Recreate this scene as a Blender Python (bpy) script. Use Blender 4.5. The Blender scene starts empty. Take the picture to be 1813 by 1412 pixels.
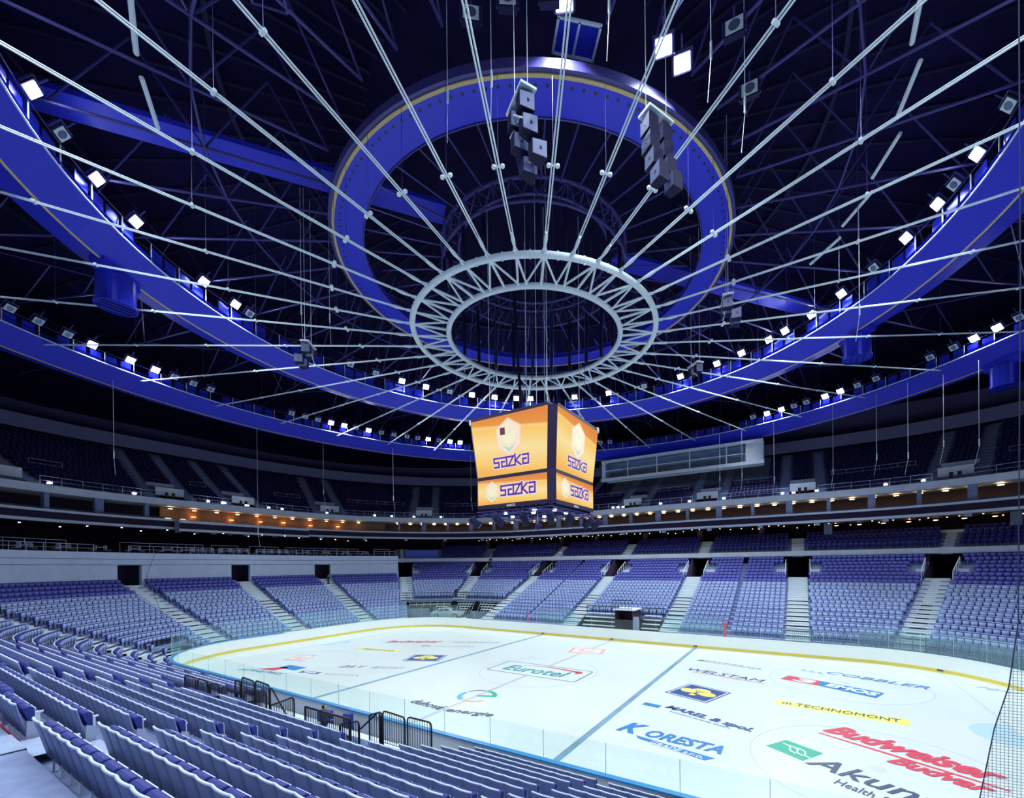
import bpy, math, random
import numpy as np
from mathutils import Vector, Matrix
random.seed(7)
SC = bpy.context.scene
COL = SC.collection
PI = math.pi
rad = math.radians

# ------------------------------------------------------------------ camera
F, CH, YAW, CX, CY = 757.04, 8.1221, -0.5386, 17.4717, -28.094
V0, U0, PIT, ROL = 1002.79, 964.71, -0.0027, -0.0103
cs, sn = math.cos(YAW), math.sin(YAW)
f0 = Vector((sn, cs, 0)); r0 = Vector((cs, -sn, 0)); u0 = Vector((0, 0, 1))
fw = f0 * math.cos(PIT) + u0 * math.sin(PIT)
u1 = -f0 * math.sin(PIT) + u0 * math.cos(PIT)
rt = r0 * math.cos(ROL) + u1 * math.sin(ROL)
up = -r0 * math.sin(ROL) + u1 * math.cos(ROL)
cam = bpy.data.cameras.new('camera'); cam_ob = bpy.data.objects.new('camera', cam); COL.objects.link(cam_ob)
M = Matrix(((rt.x, up.x, -fw.x, CX), (rt.y, up.y, -fw.y, CY), (rt.z, up.z, -fw.z, CH), (0, 0, 0, 1)))
cam_ob.matrix_world = M
cam.sensor_fit = 'HORIZONTAL'; cam.sensor_width = 36
cam.lens = F / 1813 * 36
cam.shift_x = (906.5 - U0) / 1813
cam.shift_y = (V0 - 706) / 1813
cam.clip_start = 0.05; cam.clip_end = 400
SC.camera = cam_ob

# ------------------------------------------------------------------ world, exposure
w = bpy.data.worlds.new('world'); SC.world = w; w.use_nodes = True
w.node_tree.nodes['Background'].inputs[0].default_value = (0.02, 0.03, 0.12, 1)
w.node_tree.nodes['Background'].inputs[1].default_value = 0.05
SC.view_settings.view_transform = 'Standard'
SC.view_settings.look = 'None'
SC.view_settings.exposure = 0.0
SC.view_settings.gamma = 1.0
SC.view_settings.use_curve_mapping = False
SC.cycles.max_bounces = 8
SC.cycles.diffuse_bounces = 4
SC.cycles.glossy_bounces = 3
SC.cycles.transparent_max_bounces = 24
SC.cycles.use_denoising = True
SC.cycles.sample_clamp_indirect = 4.0
SC.cycles.caustics_reflective = False
SC.cycles.caustics_refractive = False
LAMP_W = 2750.0      # power of one floodlight
LAMP_COL = (0.84, 0.94, 1.0)

# ------------------------------------------------------------------ helpers
def proj(x, y, z):
    d = Vector((x - CX, y - CY, z - CH)); D = d.dot(fw)
    if D < 0.2: return (-9999, -9999, D)
    return (U0 + F * d.dot(rt) / D, V0 - F * d.dot(up) / D, D)
def inview(x, y, z, m=120):
    u, v, D = proj(x, y, z)
    return D > 0.2 and -m < u < 1813 + m and -m < v < 1412 + m

MATS = {}
def mat(name, col, rough=0.6, metal=0.0, emit=None, estr=0.0, noise=0.0, nscale=3.0, spec=0.5, detail_col=None):
    if name in MATS: return MATS[name]
    m = bpy.data.materials.new(name); m.use_nodes = True
    nt = m.node_tree; b = nt.nodes['Principled BSDF']
    b.inputs['Base Color'].default_value = (*col, 1)
    b.inputs['Roughness'].default_value = rough
    b.inputs['Metallic'].default_value = metal
    b.inputs['Specular IOR Level'].default_value = spec
    if emit:
        b.inputs['Emission Color'].default_value = (*emit, 1)
        b.inputs['Emission Strength'].default_value = estr
    if noise > 0:
        tc = nt.nodes.new('ShaderNodeTexCoord'); n = nt.nodes.new('ShaderNodeTexNoise')
        n.inputs['Scale'].default_value = nscale; n.inputs['Detail'].default_value = 3
        r = nt.nodes.new('ShaderNodeValToRGB')
        k = detail_col or tuple(c * (1 - noise) for c in col)
        r.color_ramp.elements[0].color = (*k, 1); r.color_ramp.elements[1].color = (*col, 1)
        r.color_ramp.elements[0].position = 0.3; r.color_ramp.elements[1].position = 0.65
        nt.links.new(tc.outputs['Object'], n.inputs['Vector'])
        nt.links.new(n.outputs['Fac'], r.inputs['Fac']); nt.links.new(r.outputs['Color'], b.inputs['Base Color'])
    MATS[name] = m
    return m

class MB:
    """collects boxes, tubes and faces into one mesh"""
    def __init__(s): s.v = []; s.f = []; s.m = []; s.mi = 0
    def face(s, pts):
        n = len(s.v); s.v += [tuple(p) for p in pts]; s.f.append(tuple(range(n, n + len(pts)))); s.m.append(s.mi); return s
    def hexa(s, p):   # 8 points: bottom 4 ccw, top 4 ccw
        n = len(s.v); s.v += [tuple(q) for q in p]
        for q in ((3, 2, 1, 0), (4, 5, 6, 7), (0, 1, 5, 4), (1, 2, 6, 5), (2, 3, 7, 6), (3, 0, 4, 7)):
            s.f.append(tuple(n + i for i in q)); s.m.append(s.mi)
        return s
    def box(s, c, d, rz=0, rx=0, ry=0):
        R = Matrix.Rotation(rz, 3, 'Z') @ Matrix.Rotation(ry, 3, 'Y') @ Matrix.Rotation(rx, 3, 'X') if (rz or rx or ry) else None
        P = []
        for k in (-1, 1):
            for i, j in ((-1, -1), (1, -1), (1, 1), (-1, 1)):
                q = Vector((i * d[0] / 2, j * d[1] / 2, k * d[2] / 2))
                if R: q = R @ q
                P.append((c[0] + q.x, c[1] + q.y, c[2] + q.z))
        return s.hexa(P)
    def tube(s, pts, r, n=6, cap=True, closed=False):
        pts = [Vector(p) for p in pts]; base = len(s.v); L = len(pts)
        rr = r if isinstance(r, (list, tuple)) else [r] * L
        prev = None
        for i, p in enumerate(pts):
            if closed: d = pts[(i + 1) % L] - pts[i - 1]
            else: d = pts[min(i + 1, L - 1)] - pts[max(i - 1, 0)]
            d.normalize()
            if prev is None:
                a = Vector((0, 0, 1)) if abs(d.z) < 0.9 else Vector((1, 0, 0))
                x = d.cross(a).normalized()
            else:
                x = (prev - d * prev.dot(d)).normalized()
            prev = x; y = d.cross(x)
            for k in range(n):
                a = 2 * PI * k / n
                s.v.append(tuple(p + (x * math.cos(a) + y * math.sin(a)) * rr[i]))
        for i in range(L if closed else L - 1):
            for k in range(n):
                a = base + i * n + k; b = base + i * n + (k + 1) % n
                c = base + ((i + 1) % L) * n + (k + 1) % n; d = base + ((i + 1) % L) * n + k
                s.f.append((a, b, c, d)); s.m.append(s.mi)
        if cap and not closed:
            s.f.append(tuple(base + k for k in range(n))[::-1]); s.m.append(s.mi)
            s.f.append(tuple(base + (L - 1) * n + k for k in range(n))); s.m.append(s.mi)
        return s
    def lathe(s, prof, c=(0, 0, 0), n=24, a0=0, a1=2 * PI, close=True):
        base = len(s.v); m = len(prof); full = abs(a1 - a0 - 2 * PI) < 1e-6
        N = n if full else n + 1
        for i in range(N):
            a = a0 + (a1 - a0) * i / n
            for (r, z) in prof: s.v.append((c[0] + r * math.cos(a), c[1] + r * math.sin(a), c[2] + z))
        for i in range(n):
            j = (i + 1) % N
            for k in range(m - 1):
                s.f.append((base + i * m + k, base + j * m + k, base + j * m + k + 1, base + i * m + k + 1)); s.m.append(s.mi)
        return s
    def prism(s, poly, h0, h1, T=None):
        """extrude a 2D polygon (x,y) from h0 to h1; T maps (x,y,h) to 3D"""
        T = T or (lambda x, y, h: (x, y, h)); n = len(poly); b = len(s.v)
        s.v += [tuple(T(x, y, h0)) for x, y in poly] + [tuple(T(x, y, h1)) for x, y in poly]
        s.f.append(tuple(range(b + n - 1, b - 1, -1))); s.m.append(s.mi)
        s.f.append(tuple(range(b + n, b + 2 * n))); s.m.append(s.mi)
        for i in range(n):
            j = (i + 1) % n; s.f.append((b + i, b + j, b + n + j, b + n + i)); s.m.append(s.mi)
        return s
    def build(s, name, mats, parent=None, smooth=False, loc=None):
        me = bpy.data.meshes.new(name); me.from_pydata(s.v, [], s.f)
        for q in (mats if isinstance(mats, (list, tuple)) else [mats]): me.materials.append(q)
        if any(s.m): me.polygons.foreach_set('material_index', s.m)
        if smooth: me.polygons.foreach_set('use_smooth', [True] * len(me.polygons))
        me.update()
        o = bpy.data.objects.new(name, me); COL.objects.link(o)
        if parent: o.parent = parent
        if loc: o.location = loc
        return o
def tag(o, label=None, cat=None, group=None, kind=None):
    if label: o['label'] = label
    if cat: o['category'] = cat
    if group: o['group'] = group
    if kind: o['kind'] = kind
    return o
def empty(name, loc=(0, 0, 0), rz=0):
    o = bpy.data.objects.new(name, None); COL.objects.link(o); o.location = loc; o.rotation_euler = (0, 0, rz)
    o.empty_display_size = 0.2
    return o
def structure(o, label=None): return tag(o, label, kind='structure')
def copy_tree(o, parent=None):
    c = o.copy(); COL.objects.link(c)
    if parent: c.parent = parent
    for ch in KIDS.get(o.name, []): copy_tree(ch, c)
    return c
KIDS = {}
def kids(o, lst): KIDS[o.name] = lst
ORD = ['first', 'second', 'third', 'fourth', 'fifth', 'sixth', 'seventh', 'eighth', 'ninth', 'tenth', 'eleventh', 'twelfth',
       'thirteenth', 'fourteenth', 'fifteenth', 'sixteenth', 'seventeenth', 'eighteenth', 'nineteenth', 'twentieth']
TENS = ['', '', 'twenty', 'thirty', 'forty', 'fifty', 'sixty', 'seventy', 'eighty', 'ninety']
def ordn(i):   # 0-based
    n = i + 1
    if n <= 20: return ORD[i]
    t, u = divmod(n, 10)
    if u == 0: return TENS[t][:-1] + 'ieth'
    return TENS[t] + '-' + ORD[u - 1]

# ------------------------------------------------------------------ plan of the bowl
def P(t, o):
    t = t % 8; i = int(t); q = t - i
    if i == 0: return (30 + o, -6.5 + 13 * q)
    if i == 2: return (21.5 - 43 * q, 15 + o)
    if i == 4: return (-30 - o, 6.5 - 13 * q)
    if i == 6: return (-21.5 + 43 * q, -15 - o)
    c = {1: (21.5, 6.5, 0), 3: (-21.5, 6.5, 90), 5: (-21.5, -6.5, 180), 7: (21.5, -6.5, 270)}[i]
    a = rad(c[2] + 90 * q)
    return (c[0] + (8.5 + o) * math.cos(a), c[1] + (8.5 + o) * math.sin(a))
def N(t):
    t = t % 8; i = int(t); q = t - i
    if i % 2 == 0: return [(1, 0), (0, 1), (-1, 0), (0, -1)][i // 2]
    a = rad((i // 2) * 90 + 90 * q); return (math.cos(a), math.sin(a))
def dl(t, o):   # metres per unit t
    i = int(t % 8)
    return 13.0 if i in (0, 4) else 43.0 if i in (2, 6) else (8.5 + o) * PI / 2
def adv(t, o, m):   # move m metres along the outline
    sg = 1 if m > 0 else -1; m = abs(m)
    while m > 1e-9:
        i = math.floor(t + (1e-7 if sg > 0 else -1e-7)); room = ((i + 1 - t) if sg > 0 else (t - i)) * dl(i + .5, o)
        if room >= m: return t + sg * m / dl(i + .5, o)
        m -= room; t = i + 1 if sg > 0 else i
    return t
def tx_n(x): return 2 + (21.5 - x) / 43
def tx_s(x): return 6 + (x + 21.5) / 43
def trange(t0, t1, arc=14):
    """parameter samples from t0 to t1, corners subdivided"""
    out = [t0]; i = math.floor(t0) 
    while i < t1:
        n = arc if i % 2 == 1 else 1
        for k in range(n + 1):
            tt = i + k / n
            if t0 + 1e-6 < tt < t1 - 1e-6 and tt - out[-1] > 1e-6: out.append(tt)
        i += 1
    out.append(t1)
    return out
def band(mb, t0, t1, prof, arc=14, lift=0):
    """sweep an (offset, z) profile along the bowl outline"""
    T = trange(t0, t1, arc)
    for a, b in zip(T[:-1], T[1:]):
        for (o1, z1), (o2, z2) in zip(prof[:-1], prof[1:]):
            p, q, r, s = P(a, o1), P(b, o1), P(b, o2), P(a, o2)
            mb.face([(*p, z1), (*q, z1), (*r, z2), (*s, z2)])
def tube_along(mb, t0, t1, o, z, r, n=5, arc=14):
    mb.tube([(*P(t, o), z) for t in trange(t0, t1, arc)], r, n)

def kk(r): return 1.03 * r if r <= 7 else 7.21 + 0.89 * (r - 7) if r <= 14 else 13.44 + 0.97 * (r - 14)
def zf(r): k = kk(r); return 0.43 + 0.335 * k + 0.0013 * k * k
def ob(r): return 0.66 + 0.86 * kk(r)

# ------------------------------------------------------------------ materials
CONC = mat('concrete', (0.27, 0.34, 0.58), 0.8, noise=0.25, nscale=2.5)
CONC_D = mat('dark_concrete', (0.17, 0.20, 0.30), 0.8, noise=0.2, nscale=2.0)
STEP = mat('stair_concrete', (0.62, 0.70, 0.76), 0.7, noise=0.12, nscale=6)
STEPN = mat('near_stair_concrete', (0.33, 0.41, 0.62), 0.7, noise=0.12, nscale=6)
WALLM = mat('pale_wall_panels', (0.66, 0.76, 0.96), 0.55, noise=0.08, nscale=1.2)
FASC = mat('pale_fascia', (0.74, 0.82, 0.96), 0.5, noise=0.1, nscale=1.5)
LEDB = mat('dark_fascia_board', (0.022, 0.014, 0.05), 0.5, spec=.2)
SHELL = mat('seat_shell_grey', (0.19, 0.235, 0.42), 0.5)
RIM = mat('seat_rim_pale', (0.72, 0.82, 0.98), 0.4)
BLUEP = mat('seat_pad_blue', (0.035, 0.045, 0.26), 0.65, spec=.3)
PANU = mat('seat_underside', (0.34, 0.45, 0.78), 0.5)
PANU_B = mat('seat_underside_blue', (0.10, 0.11, 0.50), 0.5)
LEGM = mat('seat_bracket_grey', (0.45, 0.5, 0.65), 0.4, 0.3)
STEEL = mat('painted_steel_pale', (0.78, 0.90, 0.98), 0.35)
STEEL_V = mat('painted_steel_violet', (0.055, 0.05, 0.24), 0.4, 0.2)
STEEL_D = mat('dark_steel', (0.012, 0.012, 0.05), 0.6, spec=0.15)
BLACK = mat('black_paint', (0.008, 0.008, 0.014), 0.4)
RBLUE = mat('blue_painted_steel', (0.022, 0.030, 0.66), 0.42)
RBLUE_S = mat('blue_glossy_sheet', (0.035, 0.05, 0.75), 0.25, 0.3)
GOLD = mat('ochre_edge', (0.62, 0.48, 0.22), 0.5)
DECK = mat('dark_roof_deck', (0.007, 0.005, 0.040), 0.8, spec=0.08, noise=0.4, nscale=0.6)
WHITE = mat('white_board_plastic', (0.84, 0.90, 0.88), 0.35)
YELLOW = mat('yellow_kick_strip', (0.78, 0.62, 0.10), 0.4)
CAPB = mat('cyan_blue_cap_rail', (0.05, 0.30, 0.62), 0.35)
REDM = mat('red_paint', (0.75, 0.06, 0.07), 0.45)
WOOD = mat('warm_wood_panel', (0.30, 0.17, 0.10), 0.5, noise=0.3, nscale=3)
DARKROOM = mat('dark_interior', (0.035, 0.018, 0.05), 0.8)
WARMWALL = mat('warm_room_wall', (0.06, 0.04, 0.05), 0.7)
BROWN = mat('brown_column_paint', (0.20, 0.09, 0.13), 0.5)
LIT = mat('floodlight_glow', (1, 1, 1), 0.3, emit=(0.82, 0.92, 1.0), estr=60)
DIM = mat('floodlight_glass_unlit', (0.65, 0.78, 0.85), 0.15)
WARM = mat('warm_lamp_glow', (1, 0.8, 0.5), 0.3, emit=(1.0, 0.62, 0.28), estr=9)
WARMO = mat('orange_lamp_glow', (1, 0.5, 0.2), 0.3, emit=(1.0, 0.33, 0.08), estr=9)
COOLL = mat('small_white_lamp_glow', (1, 1, 1), 0.3, emit=(0.85, 0.92, 1.0), estr=10)
GREYM = mat('grey_plastic', (0.35, 0.4, 0.55), 0.5)
SKIN = mat('skin', (0.55, 0.36, 0.3), 0.6)
CLOTH = mat('dark_clothing', (0.02, 0.02, 0.05), 0.8)
HAIR = mat('dark_hair', (0.02, 0.015, 0.015), 0.6)

def glass_mat(name, tint, refl=0.06, haze=0.05, hcol=(0.7, 0.9, 0.95)):
    m = bpy.data.materials.new(name); m.use_nodes = True; nt = m.node_tree; nt.nodes.clear()
    o = nt.nodes.new('ShaderNodeOutputMaterial'); tr = nt.nodes.new('ShaderNodeBsdfTransparent')
    gl = nt.nodes.new('ShaderNodeBsdfGlossy'); df = nt.nodes.new('ShaderNodeBsdfDiffuse')
    m1 = nt.nodes.new('ShaderNodeMixShader'); m2 = nt.nodes.new('ShaderNodeMixShader')
    tr.inputs[0].default_value = (*tint, 1); gl.inputs['Roughness'].default_value = 0.08
    df.inputs[0].default_value = (*hcol, 1)
    m1.inputs[0].default_value = refl; m2.inputs[0].default_value = haze
    nt.links.new(tr.outputs[0], m1.inputs[1]); nt.links.new(gl.outputs[0], m1.inputs[2])
    nt.links.new(m1.outputs[0], m2.inputs[1]); nt.links.new(df.outputs[0], m2.inputs[2])
    nt.links.new(m2.outputs[0], o.inputs[0]); return m
GLASS = glass_mat('rink_glass_tinted', (0.88, 0.98, 0.97), 0.04, 0.035)
GLASS_S = glass_mat('side_glass_clear', (0.95, 0.995, 0.99), 0.03, 0.012)
GLASS2 = glass_mat('balcony_glass', (0.8, 0.88, 0.95), 0.08, 0.05)
PARENT_OFFS = None

# ================================================================== THE SETTING
g = MB(); g.lathe([(0.0, 0), (90, 0)], (0, 0, -0.06), 48)
structure(g.build('floor', CONC_D), 'dark concrete arena floor around the rink')

def outline(o, z, n=14): return [(*P(t, o), z) for t in trange(0, 8, n)[:-1]]
ICE = mat('white_ice', (0.72, 0.79, 0.76), 0.30, noise=0.03, nscale=0.35, spec=0.4)
mb = MB(); pl = outline(0.02, 0.0); mb.f.append(tuple(range(len(pl)))); mb.v = pl; mb.m.append(0)
ice = mb.build('ice_sheet', ICE)
tag(ice, 'white ice sheet painted with lines and sponsor marks, inside the boards', 'ice rink')

LINE_B = mat('faded_blue_ice_line', (0.22, 0.40, 0.52), 0.35, noise=0.3, nscale=0.6)
LINE_R = mat('faded_red_ice_line', (0.55, 0.54, 0.58), 0.35)
LINE_F = mat('faint_ice_line', (0.55, 0.62, 0.66), 0.35)
def ice_rect(name, x0, x1, y0, y1, m, z=0.005, label=None):
    b = MB(); b.box(((x0 + x1) / 2, (y0 + y1) / 2, z / 2), (x1 - x0, y1 - y0, z)); o = b.build(name, m, ice)
    if label: o['label'] = label
    return o
ice_rect('blue_line', 8.5, 8.83, -14.9, 14.9, LINE_B)
ice_rect('blue_line', -8.83, -8.5, -14.9, 14.9, LINE_B)
ice_rect('centre_line', -0.13, 0.13, 1.75, 14.9, LINE_R, .003); ice_rect('centre_line', -0.13, 0.13, -14.9, -1.7, LINE_R)
ice_rect('goal_line', 26.2, 26.27, -13.3, 13.3, LINE_F); ice_rect('goal_line', -26.27, -26.2, -13.3, 13.3, LINE_F)
def ring(name, cx, cy, R, wd, m, a0=0, a1=2 * PI, z=0.004):
    b = MB(); b.lathe([(R - wd / 2, 0), (R - wd / 2, z), (R + wd / 2, z), (R + wd / 2, 0)], (cx, cy, 0), 72, a0, a1)
    return b.build(name, m, ice)
ring('faceoff_circle', 0, 0, 4.5, 0.05, LINE_F)
for sx in (-20, 20):
    for sy in (-7, 7): ring('faceoff_circle', sx, sy, 4.5, 0.05, LINE_F)
FSPOT = mat('faint_spot', (0.62, 0.68, 0.72), 0.4)
for sx, sy in ((20, -7), (20, 7), (-20, 7), (-20, -7)):
    b = MB(); b.lathe([(0, 0.004), (0.3, 0.004), (0.3, 0)], (sx, sy, 0), 20); b.build('faceoff_spot', FSPOT, ice)
CREASE = mat('pale_blue_crease', (0.50, 0.70, 0.80), 0.35)
for sx in (1, -1):
    b = MB(); pts = [(sx * 26.22, -1.8)] + [(sx * 26.22 - sx * 1.8 * math.cos(a), 1.8 * math.sin(a)) for a in np.linspace(-PI / 2, PI / 2, 24)]
    b.prism(pts if sx > 0 else pts[::-1], 0, 0.004); b.build('goal_crease', CREASE, ice)

# ---- lettering on the ice
def ice_text(s, x0, y0, x1, y1, m, hh=None, shear=0.0, bold=0.0, parent=ice, z=0.006, label=None, yscale=1.0):
    c = bpy.data.curves.new('lettering', 'FONT'); c.body = s; c.size = 1; c.shear = shear; c.offset = bold
    c.extrude = 0.002; c.resolution_u = 2
    t = bpy.data.objects.new('t', c); COL.objects.link(t); bpy.context.view_layer.update()
    dg = bpy.context.evaluated_depsgraph_get(); me = bpy.data.meshes.new_from_object(t.evaluated_get(dg))
    bpy.data.objects.remove(t); bpy.data.curves.remove(c)
    xs = [v.co.x for v in me.vertices]; ys = [v.co.y for v in me.vertices]
    a, bx, cy0, cy1 = min(xs), max(xs), min(ys), max(ys)
    L = math.hypot(x1 - x0, y1 - y0); k = L / (bx - a); ky = (hh / (cy1 - cy0)) if hh else k * yscale
    an = math.atan2(y1 - y0, x1 - x0); ca, sa = math.cos(an), math.sin(an)
    for v in me.vertices:
        X = (v.co.x - a) * k; Y = (v.co.y - cy0) * ky
        v.co = (x0 + X * ca - Y * sa, y0 + X * sa + Y * ca, z * 2.6 + v.co.z)
    me.materials.append(m); o = bpy.data.objects.new('painted_lettering', me); COL.objects.link(o); o.parent = parent
    if label: o['label'] = label
    return o
def quad(pts, m, name='painted_panel', z=0.004, label=None):
    b = MB(); b.prism(pts, 0.0, z * 2.2); o = b.build(name, m, ice)
    if label: o['label'] = label
    return o
def rotbox(x0, y0, x1, y1, h):   # rectangle with base line x0,y0-x1,y1 and height h
    L = math.hypot(x1 - x0, y1 - y0); nx, ny = -(y1 - y0) / L, (x1 - x0) / L
    return [(x0, y0), (x1, y1), (x1 + nx * h, y1 + ny * h), (x0 + nx * h, y0 + ny * h)]
IN = lambda n, c: mat('ice_paint_' + n, c, 0.4)
NAVY = IN('navy', (0.03, 0.07, 0.28)); INK = IN('ink', (0.05, 0.07, 0.16)); TEAL = IN('teal', (0.03, 0.32, 0.34))
IRED = IN('red', (0.72, 0.05, 0.10)); IGRN = IN('green', (0.02, 0.42, 0.27)); IYEL = IN('yellow', (0.88, 0.80, 0.18))
IBLU = IN('blue', (0.03, 0.22, 0.55)); ISKY = IN('sky', (0.10, 0.42, 0.72)); IPALE = IN('pale', (0.80, 0.88, 0.90)); IORG = IN('orange', (0.85, 0.30, 0.08))
PINK = IN('faded_red', (0.86, 0.42, 0.36)); GRYT = IN('grey_text', (0.40, 0.46, 0.52)); PALET = IN('pale_blue_text', (0.40, 0.60, 0.72))
# centre mark
b = MB()
def frame_rect(b, x0, y0, x1, y1, wd, z=0.005, R=0.35):
    pts = []
    for cx, cy, a0 in ((x1 - R, y1 - R, 0), (x0 + R, y1 - R, 90), (x0 + R, y0 + R, 180), (x1 - R, y0 + R, 270)):
        for k in range(5): a = rad(a0 + 22.5 * k); pts.append((cx, cy, math.cos(a), math.sin(a)))
    n = len(pts)
    for i in range(n):
        p, q = pts[i], pts[(i + 1) % n]
        b.face([(p[0] + p[2] * (R - wd), p[1] + p[3] * (R - wd), z), (p[0] + p[2] * R, p[1] + p[3] * R, z),
                (q[0] + q[2] * R, q[1] + q[3] * R, z), (q[0] + q[2] * (R - wd), q[1] + q[3] * (R - wd), z)])
frame_rect(b, -3.9, -1.65, 3.95, 1.75, 0.09); b.build('painted_frame', INK, ice)
ice_text('Eurotel', -2.85, -0.95, 2.6, -0.95, TEAL, 1.6, 0.15, 0.01)
b = MB(); ap = [(-2.0 + 4.9 * q, 0.95 + 0.35 * math.sin(q * PI)) for q in np.linspace(0, 1, 14)]
for i in range(13):
    (xa, ya), (xb, yb) = ap[i], ap[i + 1]; wa = 0.02 + 0.012 * i; wb = 0.02 + 0.012 * (i + 1)
    b.face([(xa, ya - wa, 0.006), (xb, yb - wb, 0.006), (xb, yb + wb, 0.006), (xa, ya + wa, 0.006)])
b.face([(2.75, 1.25, 0.006), (2.95, 0.35, 0.006), (3.4, 0.8, 0.006), (3.2, 1.2, 0.006)]); b.build('painted_arrow', IRED, ice, )
# ring mark and its words
def arc_band(cx, cy, R, wd, a0, a1, m, sx=1.0, z=0.006):
    b = MB(); A = np.linspace(rad(a0), rad(a1), 18)
    for p, q in zip(A[:-1], A[1:]):
        b.face([(cx + sx * (R - wd) * math.cos(p), cy + (R - wd) * math.sin(p), z), (cx + sx * R * math.cos(p), cy + R * math.sin(p), z),
                (cx + sx * R * math.cos(q), cy + R * math.sin(q), z), (cx + sx * (R - wd) * math.cos(q), cy + (R - wd) * math.sin(q), z)])
    return b.build('painted_ring_arc', m, ice)
arc_band(0, -7.3, 1.25, 0.30, 20, 95, IGRN); arc_band(0, -7.3, 1.2, 0.13, 100, 160, INK); arc_band(0, -7.3, 1.25, 0.32, 168, 250, ISKY)
arc_band(0, -7.3, 1.2, 0.16, 260, 330, IORG); quad([(0.0, -7.45), (1.2, -7.0), (1.1, -6.7), (-0.05, -7.15)], IGRN)
ice_text('duhová', -2.75, -10.3, -0.15, -10.45, INK, 0.72, 0.25, 0.015); ice_text('energie', 0.3, -10.6, 3.15, -10.05, INK, 0.72, 0.25, 0.015)
# far outlined rectangle
def rect_mark(P0, P1, h, m, lab=None):
    o = rotbox(*P0, *P1, h); c = [((p[0] + q[0]) / 2, (p[1] + q[1]) / 2) for p, q in zip(o, o[2:] + o[:2])]
    cx = sum(p[0] for p in o) / 4; cy = sum(p[1] for p in o) / 4
    A_ = (P1[0] - P0[0], P1[1] - P0[1]); L = math.hypot(*A_); ex = (A_[0] / L, A_[1] / L); ey = (-ex[1], ex[0])
    rc = lambda a, b_, c_, d_: [(P0[0] + ex[0] * L * p + ey[0] * h * q, P0[1] + ex[1] * L * p + ey[1] * h * q) for p, q in ((a, c_), (b_, c_), (b_, d_), (a, d_))]
    quad(rc(0, 1, 0, 1), m, z=0.003, label=lab); quad(rc(.1, .9, .14, .86), IPALE, z=0.006); quad(rc(.27, .73, .3, .7), m, z=0.009); quad(rc(.42, .73, .44, .58), IPALE, z=0.012)
rect_mark((-1.3, 7.2), (1.9, 7.9), 2.4, PINK); rect_mark((-21.9, -7.6), (-20.3, -6.9), 2.2, PINK)
quad(rotbox(-19.3, -9.3, -17.1, -9.2, 1.0), IBLU); quad([(-20.4, -10.4), (-18.6, -10.0), (-18.4, -9.0), (-18.8, -8.8)], IRED)
ice_text('ALPINE PRO', -21.5, -11.3, -16.8, -10.6, TEAL, 0.5)
def clover(P0, P1, h):
    o = rotbox(*P0, *P1, h); cx = sum(p[0] for p in o) / 4; cy = sum(p[1] for p in o) / 4
    sc = lambda k: [(cx + (x - cx) * k, cy + (y - cy) * k) for x, y in o]
    quad(o, NAVY, z=0.003, label='navy panel with yellow clover leaf'); quad(sc(0.93), IPALE, z=0.0045); quad(sc(0.87), NAVY, z=0.006)
    a = math.atan2(P1[1] - P0[1], P1[0] - P0[0]); T = lambda x, y: (cx + x * math.cos(a) - y * math.sin(a), cy + x * math.sin(a) + y * math.cos(a))
    b = MB()
    for k, (px, py, rr) in enumerate(((-0.62, 0.0, 0.55), (0.62, 0.0, 0.55), (0, 0.45, 0.6), (0, -0.15, 0.35))):
        b.face([(*T(px + rr * math.cos(q), py + rr * 0.8 * math.sin(q)), 0.018 + 0.001 * k) for q in np.linspace(0, 2 * PI, 16)[:-1]])
    b.face([(*T(x, y), 0.021) for x, y in ((-0.12, -0.2), (0.12, -0.2), (0.2, -0.8), (-0.2, -0.8))])
    b.build('painted_clover', IYEL, ice); b = MB()
    for q in (-0.45, -0.15, 0.15, 0.45):
        b.face([(*T(x, y), 0.023) for x, y in ((-0.02, -0.15), (0.03, -0.15), (q + 0.03, 0.55), (q - 0.02, 0.55))])
    b.build('painted_leaf_veins', NAVY, ice)
clover((10.0, -0.95), (12.7, -1.9), 3.0); clover((-12.2, -2.7), (-9.3, -1.4), 2.6)
ice_text('MOSTÁRNA', 9.9, 9.35, 14.8, 8.2, GRYT, 0.75, 0.3, 0.01); ice_text('WELSTAM', 9.9, 5.6, 15.2, 4.45, NAVY, 0.8, 0.2, 0.0)
quad(rotbox(10.4, 5.2, 15.3, 4.15, 0.08), IRED)
quad(rotbox(9.5, -3.95, 10.5, -4.1, 0.5), IBLU); ice_text('MAREL & spol.', 10.75, -4.0, 15.3, -5.55, NAVY, 0.75, 0.2, 0.03)
ice_text('komplexni dodavky elektro', 11.2, -4.45, 14.4, -5.5, IBLU, 0.22)
ice_text('K', 9.6, -8.3, 10.8, -8.4, IBLU, 1.4, 0.35, 0.04); ice_text('ORESTA', 11.0, -8.35, 14.5, -8.7, IBLU, 0.95, 0.3, 0.03)
quad([(10.9, -8.75), (14.0, -9.6), (14.35, -9.2), (10.7, -8.45)], IBLU); ice_text('GRADE s.r.o.', 11.5, -9.1, 13.9, -9.52, IPALE, 0.36, 0.2, 0.02, z=0.008)
ice_text('COBBLER', 19.0, 9.35, 24.4, 7.6, IBLU, 0.85, 0.3); b = MB(); 
for q in range(3): b.face([(17.4 + .5 * q, 9.5 - .2 * q, .005), (17.9 + .5 * q, 9.35 - .2 * q, .005), (17.65 + .5 * q, 10.1 - .2 * q, .005)])
b.build('painted_triangles', GRYT, ice)
quad([(16.2, 6.1), (18.4, 5.4), (18.6, 6.75), (16.7, 7.4)], IRED, label='red block with a white letter'); quad([(18.4, 5.4), (21.3, 3.9), (21.9, 5.4), (18.6, 6.75)], IBLU)
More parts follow.
